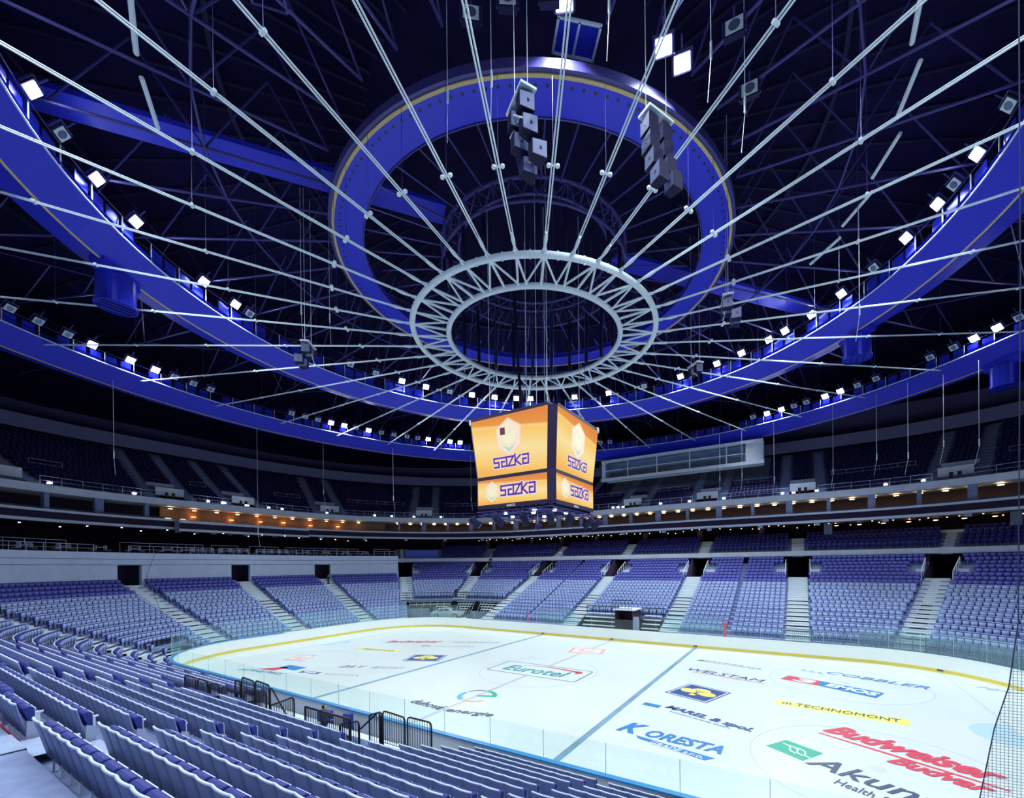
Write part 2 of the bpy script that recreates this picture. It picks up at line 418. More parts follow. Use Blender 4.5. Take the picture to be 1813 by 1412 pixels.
ice_text('3', 16.85, 6.0, 18.1, 5.55, IPALE, 1.1, 0.1, 0.05, z=0.008); ice_text('EMOS', 18.75, 5.5, 21.3, 4.3, IPALE, 0.95, 0.05, 0.05, z=0.008)
quad([(16.2, -0.1), (22.1, -0.75), (22.2, 0.35), (16.1, 0.75)], IYEL, label='yellow strip'); ice_text('m TECHNOMONT', 16.5, 0.08, 21.8, -0.42, INK, 0.55, 0.1, 0.0, z=0.008)
for dx, dy in ((0, 0), (.07, .02), (.03, .07)):
    ice_text('Budweiser', 18.3 + dx, -3.55 + dy, 23.6 + dx, -6.35 + dy, IRED, 1.35, 0.4, 0.02, z=.006 + dx * .01); ice_text('Budvar', 20.4 + dx, -6.1 + dy, 23.0 + dx, -7.55 + dy, IRED, 0.9, 0.4, 0.01, z=.006 + dx * .01)
quad([(18.2, -3.85), (20.6, -5.05), (23.8, -6.75), (23.75, -6.87), (20.5, -5.2), (18.1, -3.95)], IRED)
quad([(16.1, -6.75), (17.5, -7.65), (18.25, -6.45), (16.85, -5.6)], IGRN, label='green panel with white waves')
b = MB()
for q in (0.0, 0.28, 0.56):
    pts = [(16.7 + q + 0.55 * s + 0.12 * math.sin(s * 6), -6.1 - q * 0.5 - 0.95 * s) for s in np.linspace(0, 1, 9)]
    for (xa, ya), (xb, yb) in zip(pts[:-1], pts[1:]): b.face([(xa, ya, .018), (xb, yb, .018), (xb + .07, yb + .05, .018), (xa + .07, ya + .05, .018)])
b.build('painted_waves', IPALE, ice)
ice_text('Akuna', 17.55, -7.85, 21.3, -9.65, INK, 1.15, 0.25, 0.01); ice_text('Health & Care', 18.45, -9.2, 20.9, -10.4, INK, 0.5, 0.0)
ice_text('Hydro', 27.0, 9.5, 29.3, 8.3, PALET, 0.9, 0.5)
ice_text('Budweiser', -21.0, 2.6, -15.6, 5.4, IRED, 1.1, 0.4, 0.02); quad(rotbox(-20.7, -1.35, -15.7, -0.2, 0.7), IYEL); ice_text('TECHNO', -20.0, -1.1, -16.3, -0.3, INK, 0.4, 0.1, z=0.008)
ice_text('DA V', -14.9, -6.9, -12.9, -6.0, INK, 0.7, 0.5); ice_text('BITSTAV', -12.3, -5.8, -9.7, -4.7, GRYT, 0.6, 0.4)
ice_text('MILKRONA', -14.6, 5.9, -9.8, 7.9, GRYT, 0.7, 0.2); ice_text('metrostav', -14.5, 3.4, -10.8, 5.2, GRYT, 0.35); quad(rotbox(-15.9, 2.9, -15.1, 3.3, .4), IGRN)
quad(rotbox(-16.2, -9.4, -14.4, -9.0, .5), NAVY); quad(rotbox(-15.9, -9.2, -14.7, -8.95, .25), IPALE, z=.007); ice_text('pojistovna', -13.8, -8.8, -11.0, -7.9, GRYT, 0.3)

# ------------------------------------------------------------------ rink boards and glass
boards = empty('rink_boards'); tag(boards, 'white rink boards with yellow kick strip and blue cap around the ice', 'rink boards')
BH = 1.24
def bband(name, m, prof, t0=0, t1=8):
    b = MB(); band(b, t0, t1, prof, 16); return b.build(name, m, boards)
bband('board_panel', WHITE, [(0, 0.22), (0, BH - .06), (0.14, BH - .06), (0.14, 0), (0, 0)])
bband('kick_strip', YELLOW, [(-0.012, 0), (-0.012, 0.24), (0.0, 0.24)])
bband('cap_rail', CAPB, [(-0.03, BH - .06), (-0.03, BH), (0.2, BH), (0.2, BH - .06), (-0.03, BH - .06)], 4.75, 8.0)
o = bband('cap_rail', WHITE, [(-0.03, BH - .06), (-0.03, BH), (0.2, BH), (0.2, BH - .06), (-0.03, BH - .06)], 0, 4.75)
b = MB()
for x in (-8.66, 0, 8.66, 26.2):
    t = tx_n(x) if abs(x) < 21 else None
    px, py = (x, 14.98) if t else (26.2, 13.55)
    b.box((px, py, 0.16), (0.36, 0.05, 0.1), 0 if t else -0.6)
b.build('line_marker', mat('marker_dark', (0.08, 0.03, 0.08), 0.5), boards)
glass = empty('rink_glass'); tag(glass, 'clear protective glass panes standing on the rink boards', 'rink glass')
def glass_run(t0, t1, h, wd):
    L = sum(math.dist(P(a, .08), P(b_, .08)) for a, b_ in zip(trange(t0, t1, 24)[:-1], trange(t0, t1, 24)[1:]))
    n = max(1, round(L / wd)); T = np.linspace(t0, t1, n + 1)
    # uniform in length inside each segment
    for a, b_ in zip(T[:-1], T[1:]):
        p, q = P(a, .08), P(b_, .08)
        g = MB(); d = Vector((q[0] - p[0], q[1] - p[1], 0)); l = d.length; an = math.atan2(d.y, d.x)
        g.box(((p[0] + q[0]) / 2, (p[1] + q[1]) / 2, BH + h / 2), (l - 0.02, 0.012, h), an)
        g.build('glass_pane', GLASS if h > 1.5 else GLASS_S, glass)
        s = MB(); s.box((p[0], p[1], BH + h / 2), (0.016, 0.02, h), an); s.build('glass_post', mat('clear_post', (0.5, 0.68, 0.74), 0.3), glass)
for i in range(8):
    if i in (1, 3, 5, 7): glass_run(i, i + 1, 1.75, 1.9)
    elif i in (0, 4): glass_run(i, i + 1, 1.75, 1.9)
    else: glass_run(i, i + 1, 1.05, 2.4)

# ------------------------------------------------------------------ lower bowl
AIS = [(tx_n(17.2), .95, 1), (tx_n(5.6), .95, 1), (tx_n(-6.0), .95, 1), (tx_n(-18.4), .95, 1), (1.785, .95, 1), (1.30, .95, 1), (3.234, .95, 1), (3.556, .95, 1),
       (3.90, .9, 0), (4.555, .9, 0), (5.14, .9, 0), (5.62, .9, 0), (tx_s(-21.9), .35, 0), (tx_s(-16.0), .5, 0), (tx_s(-4.6), .6, 0), (tx_s(5.85), .6, 0), (tx_s(17.4), .6, 0)]
VOM = [a[0] for a in AIS if a[2]]
WALL_T = (3.588, 6.0)
CAR_T = (tx_n(-18.9), 3.56); TUN_T = (tx_n(4.6), tx_n(-5.0)); CORN_T = (5.30, 5.52); DECK_T = (tx_s(-8.8), tx_s(6.6))
def sub(spans, a, b):
    out = []
    for s, e in spans:
        if b <= s or a >= e: out.append((s, e)); continue
        if a > s: out.append((s, a))
        if b < e: out.append((b, e))
    return out
def rspans(r, seats=False, t0=0.6, t1=8.0):
    S = [(t0, t1)]
    if seats and r < 2: S = sub(S, 0.6, tx_n(-19))
    if seats and r == 14: S = sub(S, tx_s(-12), tx_s(21))
    if seats and r > 14: S = sub(S, tx_s(4.2), tx_s(21))
    if r > 17: S = sub(S, *WALL_T)
    if r < 8: S = sub(S, *CAR_T)
    if r < 5: S = sub(S, *TUN_T)
    if r < 5: S = sub(S, *DECK_T)
    if r < 6: S = sub(S, tx_s(-8.8), tx_s(-2.9))
    if r < 3: S = sub(S, *CORN_T)
    o = 0.86 * kk(r)
    if r >= 18:
        for t in VOM: S = sub(S, adv(t, o, -1.15), adv(t, o, 1.15))
    if seats:
        for t, h, v in AIS:
            if v and 18 <= r <= 20: h = 2.3
            if v and r > 20: h = 1.3
            S = sub(S, adv(t, o, -h - .04), adv(t, o, h + .04))
        for t in (tx_n(11.4), tx_s(12.1), tx_n(-12.2)): h = 0.10 / 43; S = sub(S, t - h, t + h)
        for t in (WALL_T[0], CAR_T[0], CAR_T[1], TUN_T[0], TUN_T[1], 6): 
            if t not in (2, 3): S = sub(S, t - 0.02 / dl(t, o), t + 0.02 / dl(t, o))
    return S
NR = 22
mb = MB()
for r in range(NR + 1):
    z = zf(r); zp = zf(r - 1) if r else 0.0; oi = ob(r - 1) if r else -0.2
    if r == 0: oi = 0.25
    for a, b_ in rspans(r):
        band(mb, a, b_, [(oi, zp), (oi, z), (ob(r), z)])
# closing faces where rows start above the floor
for (a, b_), r in ((TUN_T, 5),): pass
bowl = structure(mb.build('grandstand_terrace', CONC), 'stepped concrete terrace of the lower bowl')
for n_, (t, h, v) in enumerate(AIS):
    mb = MB(); top = 17 if v or t > 6 else 17
    r0_ = 0
    if CAR_T[0] < t < CAR_T[1] + .02: r0_ = 8
    elif TUN_T[0] < t < TUN_T[1]: r0_ = 5
    elif DECK_T[0] < t < DECK_T[1]: r0_ = 5
    elif CORN_T[0] < t < CORN_T[1]: r0_ = 3
    for r in range(r0_, top + 1):
        z = zf(r); oi = ob(r - 1) if r else .3; hw = h / dl(t, oi); om = (oi + ob(r)) / 2
        zn = zf(r + 1); zm = z + (zn - z) / 2 
        mb.mi = 1 if r < 12 else 0
        band(mb, t - hw, t + hw, [(oi - .012, z - (z - zf(r - 1)) / 2), (oi - .012, z - .03)])
        mb.mi = 0
        band(mb, t - hw, t + hw, [(oi - .014, z - .03), (oi - .014, z + .02)])
        mb.mi = 0
        band(mb, t - hw, t + hw, [(oi - .014, z + .02), (om, z + .02)]); 
        band(mb, t - hw, t + hw, [(om, z + .02), (om, zm + .02)])
        band(mb, t - hw, t + hw, [(om, zm + .02), (ob(r), zm + .02)])
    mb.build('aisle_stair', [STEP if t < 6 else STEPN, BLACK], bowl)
# pale side stairs beside the vomitories, dark openings
vt = MB(); vp = MB()
for t in VOM:
    for r in range(18, 21):
        oi = ob(r - 1)
        for s in (-1, 1):
            a, b_ = sorted((t + s * 1.2 / dl(t, oi), t + s * 2.25 / dl(t, oi)))
            band(vp, a, b_, [(oi - .01, zf(r - 1)), (oi - .01, zf(r) + .02), (ob(r), zf(r) + .02)])
    hw = lambda o: 1.14 / dl(t, o); o1, o2 = ob(17), 26.0; zb = zf(17) + .05; zt = 9.0
    for s in (-1, 1):
        a = t + s * hw(o1); b_ = t + s * hw(o2)
        vt.face([(*P(a, o1), zb - .5), (*P(b_, o2), zb - .5), (*P(b_, o2), zt), (*P(a, ob(22)), zt), (*P(a, o1), zb)])
    a, b_ = t - hw(o2), t + hw(o2)
    vt.face([(*P(a, o2), zb - .5), (*P(b_, o2), zb - .5), (*P(b_, o2), zt), (*P(a, o2), zt)])
    vt.face([(*P(t - hw(o1), o1), zb), (*P(t + hw(o1), o1), zb), (*P(b_, o2), zb), (*P(a, o2), zb)])
vp.build('side_stair', STEP, bowl)
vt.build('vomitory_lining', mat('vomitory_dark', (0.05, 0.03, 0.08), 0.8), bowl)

# end wall (west) with its doorways
WT = mat('wall_groove_dark', (0.05, 0.06, 0.16), 0.7)
DOORS = [(5.14, 1.05), (4.555, 1.08), (3.90, 1.15)]
mb = MB(); sp = [(WALL_T[0], WALL_T[1])]; OW = 14.8
for t, h in DOORS: sp = sub(sp, t - h / dl(t, OW), t + h / dl(t, OW))
for a, b_ in sp: band(mb, a, b_, [(OW, 6.0), (OW, 8.62)])
band(mb, *WALL_T, [(OW, 8.62), (OW, 9.95), (OW + .25, 9.95), (OW + .25, 9.6)])
# return wall at its right end
p, q = P(WALL_T[0], OW), P(WALL_T[0], 21)
mb.face([(*p, 5.5), (*q, 5.5), (*q, 9.95), (*p, 9.95)])
for t, h in DOORS:
    for s in (-1, 1):
        a = t + s * h / dl(t, OW); mb.face([(*P(a, OW), 6.0), (*P(a, OW + .5), 6.0), (*P(a, OW + .5), 8.62), (*P(a, OW), 8.62)])
structure(mb.build('wall_west', WALLM), 'pale panelled wall above the end seats')
mb = MB()
for z in (8.68, 9.25): band(mb, *WALL_T, [(OW - .012, z - .02), (OW - .012, z + .02)])
tag(mb.build('trim_1', WT), kind='structure')
mb = MB()
for t, h in DOORS:
    a, b_ = t - (h + .3) / dl(t, OW), t + (h + .3) / dl(t, OW)
    band(mb, a, b_, [(OW + .5, 6.3), (17.5, 6.3), (17.5, 8.7), (OW + .5, 8.7)])
structure(mb.build('door_1', mat('doorway_dark', (0.045, 0.03, 0.09), 0.8)), 'dark doorways in the pale end wall')

# first fascia and club tier
CLUB = [(1.0, WALL_T[0])]
mb = MB(); band(mb, 0.6, WALL_T[0], [(19.4, 9.0), (19.4, 9.62), (19.65, 9.62), (19.65, 9.3), (20.2, 9.3)]); band(mb, 0.6, WALL_T[0], [(19.4, 9.0), (26, 9.0)])
structure(mb.build('trim_2', FASC), 'pale slab edge between lower bowl and club seats')
mb = MB()
for k in range(6): band(mb, 0.6, WALL_T[0], [(20.1 + .8 * k, 9.3 + .42 * k - .42), (20.1 + .8 * k, 9.3 + .42 * k), (20.9 + .8 * k, 9.3 + .42 * k)])
band(mb, 0.6, WALL_T[0], [(24.9, 11.4), (31, 11.4)])
band(mb, WALL_T[0], 8, [(15.0, 9.6), (31, 9.6)])
structure(mb.build('club_terrace', CONC_D), 'stepped club level terrace')
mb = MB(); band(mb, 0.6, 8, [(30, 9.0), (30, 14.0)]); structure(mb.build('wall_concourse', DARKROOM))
mb = MB()
for t in VOM: 
    for k in range(6): 
        o = 20.1 + .8 * k; band(mb, t - .7 / dl(t, o), t + .7 / dl(t, o), [(o - .02, 9.3 + .42 * k - .42), (o - .02, 9.33 + .42 * k), (o + .8, 9.33 + .42 * k)])
structure(mb.build('club_stair', STEP), 'pale stair flights of the club level')

# suite balcony band: two pale rails and a dark board between
mb = MB(); band(mb, 0.6, 8, [(21.0, 14.25), (20.95, 14.5), (21.25, 14.5), (21.25, 14.2)]); band(mb, 0.6, 8, [(21.0, 13.2), (20.95, 13.5), (21.1, 13.5)]); band(mb, 0.6, 8, [(21.0, 13.2), (21.4, 13.2)])
suite_b = structure(mb.build('trim_3', FASC), 'two pale rails of the suite balcony')
mb = MB(); band(mb, 0.6, 8, [(21.1, 13.5), (21.1, 14.25)]); mb.build('fascia_board', LEDB, suite_b)
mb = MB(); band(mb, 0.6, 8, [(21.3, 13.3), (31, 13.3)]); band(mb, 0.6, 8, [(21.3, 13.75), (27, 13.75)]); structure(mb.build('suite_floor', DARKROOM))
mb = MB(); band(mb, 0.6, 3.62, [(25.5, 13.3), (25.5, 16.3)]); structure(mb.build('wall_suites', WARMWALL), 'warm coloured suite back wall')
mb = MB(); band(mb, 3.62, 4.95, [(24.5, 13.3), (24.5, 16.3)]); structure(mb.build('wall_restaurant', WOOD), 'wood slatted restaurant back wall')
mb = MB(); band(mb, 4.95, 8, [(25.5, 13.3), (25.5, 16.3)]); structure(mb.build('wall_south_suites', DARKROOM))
mb = MB()
for a, b_ in ((0.6, 3.64), (4.95, 8)): band(mb, a, b_, [(23.2, 13.6), (23.2, 14.95), (23.5, 14.95)])
structure(mb.build('suite_counter', CONC_D), 'low dark suite parapet')
rb = empty('restaurant_balcony'); tag(rb, 'long balcony box jutting out below the lit restaurant at left', 'balcony')
for nm, m_, pr_ in (('top_rail', FASC, [(19.6, 14.0), (19.55, 14.3), (19.9, 14.3), (20.9, 14.2)]), ('bottom_rail', FASC, [(19.6, 12.95), (19.55, 13.25), (19.7, 13.25)]), ('front_board', LEDB, [(19.65, 13.25), (19.65, 14.0)]), ('soffit', CONC_D, [(19.6, 12.95), (21.0, 12.95)])):
    mb = MB(); band(mb, 3.90, 4.92, pr_); mb.build(nm, m_, rb)
for t in (3.90, 4.92):
    mb = MB(); p, q = P(t, 19.6), P(t, 21.0); mb.face([(*p, 12.95), (*q, 12.95), (*q, 14.3), (*p, 14.3)]); mb.build('end_panel', FASC, rb)
# upper fascia and slab
mb = MB(); band(mb, 0.6, 8, [(22.0, 16.35), (21.95, 17.15), (22.3, 17.15), (22.3, 16.95)]); band(mb, 0.6, 8, [(22.0, 16.35), (27, 16.35)])
structure(mb.build('trim_4', FASC), 'pale slab edge of the upper tier')

# upper tier
UR, UT = 16, 0.86
uo = lambda r: 22.6 + UT * r
uz = lambda r: 16.95 + 0.44 * r + 0.006 * r * r
mb = MB()
for r in range(UR + 1):
    band(mb, 0.6, 8, [(uo(r), uz(r - 1) if r else 16.9), (uo(r), uz(r)), (uo(r + 1), uz(r))])
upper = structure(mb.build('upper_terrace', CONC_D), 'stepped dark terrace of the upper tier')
UV = [tx_n(17.8), tx_n(5.6), tx_n(-6.0), tx_n(-18.0), 1.78, 1.3, 3.22, 3.485, 3.80, 4.2, 4.87, 5.25]
for t in UV:
    mb = MB()
    for r in range(UR):
        for s in (-1, 1):
            ca_, cb_ = adv(t, uo(r), s * 2.1 - .55), adv(t, uo(r), s * 2.1 + .55)
            band(mb, ca_, cb_, [(uo(r) - .02, uz(r - 1) if r else 16.95), (uo(r) - .02, uz(r) + .03), (uo(r) + .45, uz(r) + .03), (uo(r) + .45, uz(r) + .25), (uo(r + 1), uz(r) + .25)])
    mb.build('aisle_stair', CONC, upper)
    mb = MB(); o = uo(2); a, b_ = adv(t, o, -1.5), adv(t, o, 1.5)
    band(mb, a, b_, [(o, 17.2), (o, 18.9), (o + .25, 18.9)]); band(mb, a, b_, [(o + 3.2, 18.9), (o + 3.2, 19.9)])
    mb.mi = 1
    for s in (-.35, .35): band(mb, t + (s - .18) / dl(t, o), t + (s + .18) / dl(t, o), [(o - .02, 17.6), (o - .02, 18.3)])
    mb.build('vomitory_parapet', [FASC, BLACK], upper)
mb = MB(); band(mb, 0.6, 8, [(35.0, 25.6), (34.9, 27.3), (36, 27.3)]); structure(mb.build('trim_5', mat('dim_ring_beam', (0.20, 0.20, 0.42), 0.6)), 'grey ring beam along the top of the upper tier')
mb = MB(); band(mb, 0, 8, [(38.5, 9.0), (38.5, 36)], 10); structure(mb.build('wall_outer', mat('outer_wall_dark', (0.08, 0.07, 0.20), 0.8)), 'dark outer wall')

# ================================================================== SEATS
def seat_spots(r, spans, off, z, pitch=0.5):
    out = []
    for a, b_ in spans:
        L = 0; T = trange(a, b_, 20); cum = [0]
        for p, q in zip(T[:-1], T[1:]): L += math.dist(P(p, off), P(q, off)); cum.append(L)
        n = int((L + 0.02) / pitch)
        if n < 1: continue
        st = (L - n * pitch) / 2; j = 0
        for i in range(n):
            s = st + (i + .5) * pitch
            while j < len(T) - 2 and cum[j + 1] < s: j += 1
            tt = T[j] + (T[j + 1] - T[j]) * (s - cum[j]) / max(1e-6, cum[j + 1] - cum[j])
            x, y = P(tt, off); nx, ny = N(tt)
            out.append((x, y, z, math.atan2(ny, nx) - PI / 2, r, tt, i, n))
    return out
ALL = []
for r in range(NR + 1):
    ALL += seat_spots(r, rspans(r, True), ob(r) - .06, zf(r))
ALL = [s for s in ALL if inview(s[0], s[1], s[2] + .6, 260)]
def dist(s): return (s[0] - CX) ** 2 + (s[1] - CY) ** 2 + (s[2] + .6 - CH) ** 2
inside = [s for s in ALL if inview(s[0], s[1], s[2] + .85, 15)]
inside.sort(key=dist)
NEAR = inside[:300]; nearset = set(id(s) for s in NEAR)
REST = [s for s in ALL if id(s) not in nearset]

# detailed folding seat: shell, rim, tipped-up pad, bracket
def slab_x(b, prof, hw0, hw1):
    """profile in (y,z) swept across x, rounded corners already in the profile; narrower at the bottom"""
    n = len(prof); base = len(b.v); zs = [p[1] for p in prof]; lo, hi = min(zs), max(zs)
    for s in (-1, 1):
        for y, z in prof:
            k = (z - lo) / (hi - lo); b.v.append((s * (hw0 + (hw1 - hw0) * k), y, z))
    b.f.append(tuple(range(base, base + n))[::-1]); b.m.append(b.mi)
    b.f.append(tuple(range(base + n, base + 2 * n))); b.m.append(b.mi)
    for i in range(n):
        j = (i + 1) % n; b.f.append((base + i, base + j, base + n + j, base + n + i)); b.m.append(b.mi)
def make_seat():
    root = empty('folding_seat'); ch = []
    b = MB()   # shell with a slight hollow across its width
    cols = 5; rows_ = 4
    for side, dy in ((0, 0.0), (1, -0.03)):
        for j in range(rows_ + 1):
            for i in range(cols + 1):
                u = i / cols * 2 - 1; v = j / rows_; hw = 0.215 + 0.025 * v
                y = -0.16 + 0.15 * v + 0.022 * (1 - u * u) * v + dy
                b.v.append((u * hw, y, 0.17 + 0.665 * v))
    nb = (cols + 1) * (rows_ + 1); idx = lambda s, j, i: s * nb + j * (cols + 1) + i
    for j in range(rows_):
        for i in range(cols):
            b.f.append((idx(0, j, i), idx(0, j + 1, i), idx(0, j + 1, i + 1), idx(0, j, i + 1))); b.m.append(0)
            b.f.append((idx(1, j, i), idx(1, j, i + 1), idx(1, j + 1, i + 1), idx(1, j + 1, i))); b.m.append(1)
    for j in range(rows_):
        b.f.append((idx(0, j, 0), idx(1, j, 0), idx(1, j + 1, 0), idx(0, j + 1, 0))); b.m.append(0)
        b.f.append((idx(0, j, cols), idx(0, j + 1, cols), idx(1, j + 1, cols), idx(1, j, cols))); b.m.append(0)
    o = b.build('backrest', [SHELL, BLUEP], root, True); ch.append(o)
    b = MB(); pts = [(u * 0.24, -0.022 + 0.022 * (1 - u * u), 0.842) for u in np.linspace(-1, 1, 7)]
    pts = [(pts[0][0] - .001, pts[0][1], .825)] + pts + [(pts[-1][0] + .001, pts[-1][1], .825)]
    b.tube(pts, [0.013] + [0.021] * 7 + [0.013], 6); o = b.build('back_rim', RIM, root, True); o['label'] = 'pale rounded top rim'; ch.append(o)
    b = MB(); prof = [(-.21, .40), (-.27, .38), (-.262, .68), (-.25, .725), (-.22, .75), (-.17, .752), (-.125, .73), (-.11, .68)]
    slab_x(b, prof, .19, .215); o = b.build('seat_pad', BLUEP, root); ch.append(o); o['label'] = 'tipped-up blue padded seat'
    mo = o.modifiers.new('b', 'BEVEL'); mo.width = .018; mo.segments = 2
    b = MB(); b.box((0, -.276, .54), (.38, .014, .33), rx=-0.02); o = b.build('seat_underside', RIM, root); o['label'] = 'pale underside panel'; ch.append(o)
    b = MB()
    b.hexa([(-.249, -.30, 0), (-.237, -.30, 0), (-.237, -.14, 0), (-.249, -.14, 0), (-.249, -.30, .44), (-.237, -.30, .44), (-.237, -.16, .50), (-.249, -.16, .50)])
    o = b.build('side_bracket', LEGM, root); ch.append(o)
    kids(root, ch)
    return root
proto = make_seat()
b = MB(); b.box((0.0, -.28, .52), (.05, .34, .03)); b.box((0, -.38, .27), (.03, .05, .5)); b.box((0, -.18, .27), (.03, .04, .5))
arm_me = b.build('armrest', RIM); ARMM = arm_me.data; bpy.data.objects.remove(arm_me)
cnt = {}
ends = {}
for s in sorted(NEAR, key=lambda q: (-q[4], q[0])):
    r = s[4]; blk = 'right' if s[0] > 6 else 'left' if s[0] > -4.4 else 'far left'
    cnt.setdefault((r, blk), []).append(s)
# keep the prototype as the first seat
first = True
for (r, blk), L in cnt.items():
    L.sort(key=lambda q: q[0] if blk == 'right' else -q[0])
    for i, s in enumerate(L):
        o = proto if first else copy_tree(proto); first = False
        o.location = (s[0], s[1], s[2]); o.rotation_euler = (0, 0, s[3])
        where = {'right': 'right of the near aisle', 'left': 'left of the near aisle', 'far left': 'beyond the second aisle leftwards'}[blk]
        tag(o, 'grey-backed blue folding seat, %s row from the ice, %s seat %s' % (ordn(r), ordn(i), where), 'seat', 'grey-backed folding seats of the near stand')
        if s[6] in (0, s[7] - 1):
            a = bpy.data.objects.new('armrest', ARMM); COL.objects.link(a); a.parent = o
            a.location = (0.27 if (s[6] == s[7] - 1) == (r >= 0 and s[5] >= 6 and s[5] < 8) else -0.27, 0, 0)

def instanced(name, spots, base, mats, parent=None):
    """one mesh holding many copies of a small seat; base = [(verts, faces, matindex)]"""
    bv = np.array([v for part in base for v in part[0]], float)
    bf = []; bm = []; off = 0
    for vs, fs, mi in base:
        for k, f in enumerate(fs):
            bf.append([off + i for i in f]); bm.append(mi[k] if isinstance(mi, list) else mi)
        off += len(vs)
    bf = np.array(bf); n = len(spots); nv = len(bv)
    S = np.array([[s[0], s[1], s[2], s[3]] for s in spots]); c, s_ = np.cos(S[:, 3]), np.sin(S[:, 3])
    X = bv[None, :, 0] * c[:, None] - bv[None, :, 1] * s_[:, None] + S[:, 0:1]
    Y = bv[None, :, 0] * s_[:, None] + bv[None, :, 1] * c[:, None] + S[:, 1:2]
    Z = bv[None, :, 2] + S[:, 2:3] + 0 * X
    V = np.stack([X, Y, Z], -1).reshape(-1, 3)
    Fa = (bf[None] + (np.arange(n) * nv)[:, None, None]).reshape(-1, 4)
    me = bpy.data.meshes.new(name); me.vertices.add(len(V)); me.vertices.foreach_set('co', V.ravel())
    me.loops.add(Fa.size); me.loops.foreach_set('vertex_index', Fa.ravel().astype(np.int32))
    me.polygons.add(len(Fa)); me.polygons.foreach_set('loop_start', np.arange(0, Fa.size, 4, dtype=np.int32))
    me.polygons.foreach_set('loop_total', np.full(len(Fa), 4, dtype=np.int32))
    for m in mats: me.materials.append(m)
    me.polygons.foreach_set('material_index', np.tile(np.array(bm, np.int32), n))
    me.update(calc_edges=True); me.validate()
    o = bpy.data.objects.new(name, me); COL.objects.link(o)
    if parent: o.parent = parent
    return o
BF = [(3, 2, 1, 0), (4, 5, 6, 7), (0, 1, 5, 4), (1, 2, 6, 5), (2, 3, 7, 6), (3, 0, 4, 7)]
def hexv(hw0, hw1, y0, y1, y2, y3, z0, z1):   # bottom y0 front y1 back, top y2 front y3 back
    return [(-hw0, y0, z0), (hw0, y0, z0), (hw0, y1, z0), (-hw0, y1, z0), (-hw1, y2, z1), (hw1, y2, z1), (hw1, y3, z1), (-hw1, y3, z1)]
def seat_base(front, top):   # faces: 2 = front (-y), 4 = back (+y), 1 = top
    return [(hexv(.205, .24, -.19, -.16, -.04, 0.0, .26, .83), BF, [0, 2, 1, 0, 0, 0]),
            (hexv(.24, .24, -.045, .005, -.045, .005, .81, .85), BF, top),
            (hexv(.19, .215, -.28, -.20, -.30, -.16, .38, .77), BF, [1, 1, front, 1, 1, 1]),
            (hexv(.015, .015, -.28, -.16, -.28, -.16, .0, .42), BF, 4)]
def in_t(t, a, b_): return a <= t <= b_
grey, blue = [], []
for s in REST:
    lim = 14 if not in_t(s[5], *WALL_T) else 13
    (blue if s[4] > lim else grey).append(s)
o = instanced('folding_seats', grey, seat_base(3, 2), [SHELL, BLUEP, RIM, PANU, LEGM])
tag(o, 'remaining grey-fronted tipped-up seats filling the lower bowl rows', 'seats', kind='stuff')
o = instanced('blue_folding_seats', blue, seat_base(3, 1), [BLUEP, BLUEP, BLUEP, PANU_B, LEGM])
tag(o, 'dark blue seats in the top rows of the lower bowl', 'seats', kind='stuff')
cl = []
for k in range(1, 6):
    S = [(0.7, WALL_T[0] - .01)]; o_ = 20.1 + .8 * k + .75
    for t in VOM: S = sub(S, t - .8 / dl(t, o_), t + .8 / dl(t, o_))
    if k >= 0: S = sub(S, 3.42, 3.60)
    cl += seat_spots(k, S, o_, 9.3 + .42 * k, .56)
cl = [s for s in cl if inview(s[0], s[1], s[2], 200)]
BP2 = mat('seat_pad_violet_blue', (0.045, 0.045, 0.27), 0.6, spec=.2)
o = instanced('club_seats', cl, seat_base(3, 1), [BP2, BP2, BP2, BP2, LEGM])
tag(o, 'dark blue seats of the club level above the pale slab edge', 'seats', kind='stuff')
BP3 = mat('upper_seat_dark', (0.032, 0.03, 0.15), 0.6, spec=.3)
ul = []
for r in range(1, UR):
    S = [(0.7, 7.0)]; o_ = uo(r) + .8
    for t in UV:
        if r < 6: S = sub(S, adv(t, o_, -2.75), adv(t, o_, 2.75))
        else:
            for sg in (-1, 1): S = sub(S, adv(t, o_, sg * 2.1 - .6), adv(t, o_, sg * 2.1 + .6))
    if r > 6: S = sub(S, 2.19, 2.79)
    ul += seat_spots(r, S, o_, uz(r), .52)
ul = [s for s in ul if inview(s[0], s[1], s[2], 150)]
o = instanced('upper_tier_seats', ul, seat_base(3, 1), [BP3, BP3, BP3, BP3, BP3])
tag(o, 'dark seats rising in the dim upper tier', 'seats', kind='stuff')

# ================================================================== ROOF
mb = MB(); mb.lathe([(0, 38.5), (14, 38.0), (28, 36.8), (45, 34.4), (60, 31.5), (76, 28.5)], (0, 0, 0), 72)
structure(mb.build('ceiling', DECK), 'dark steel roof deck')
mb = MB()
def zr(r): return float(np.interp(r, [0, 14, 28, 45, 60, 76], [38.5, 38.0, 36.8, 34.4, 31.5, 28.5]))
for i in range(72):
    a = rad(i * 5 + 2.5); ca, sa = math.cos(a), math.sin(a); rs = [12, 28, 45, 60]
    for p, q in zip(rs[:-1], rs[1:]):
        mb.tube([(p * ca, p * sa, zr(p) - .15), (q * ca, q * sa, zr(q) - .15)], .09, 4)
for r in (20, 33.5, 39, 50):
    mb.lathe([(r - .12, 0), (r - .12, -.3), (r + .12, -.3), (r + .12, 0)], (0, 0, zr(r) - .05), 72)
structure(mb.build('roof_rib', STEEL_D), 'dark ribs under the roof deck')

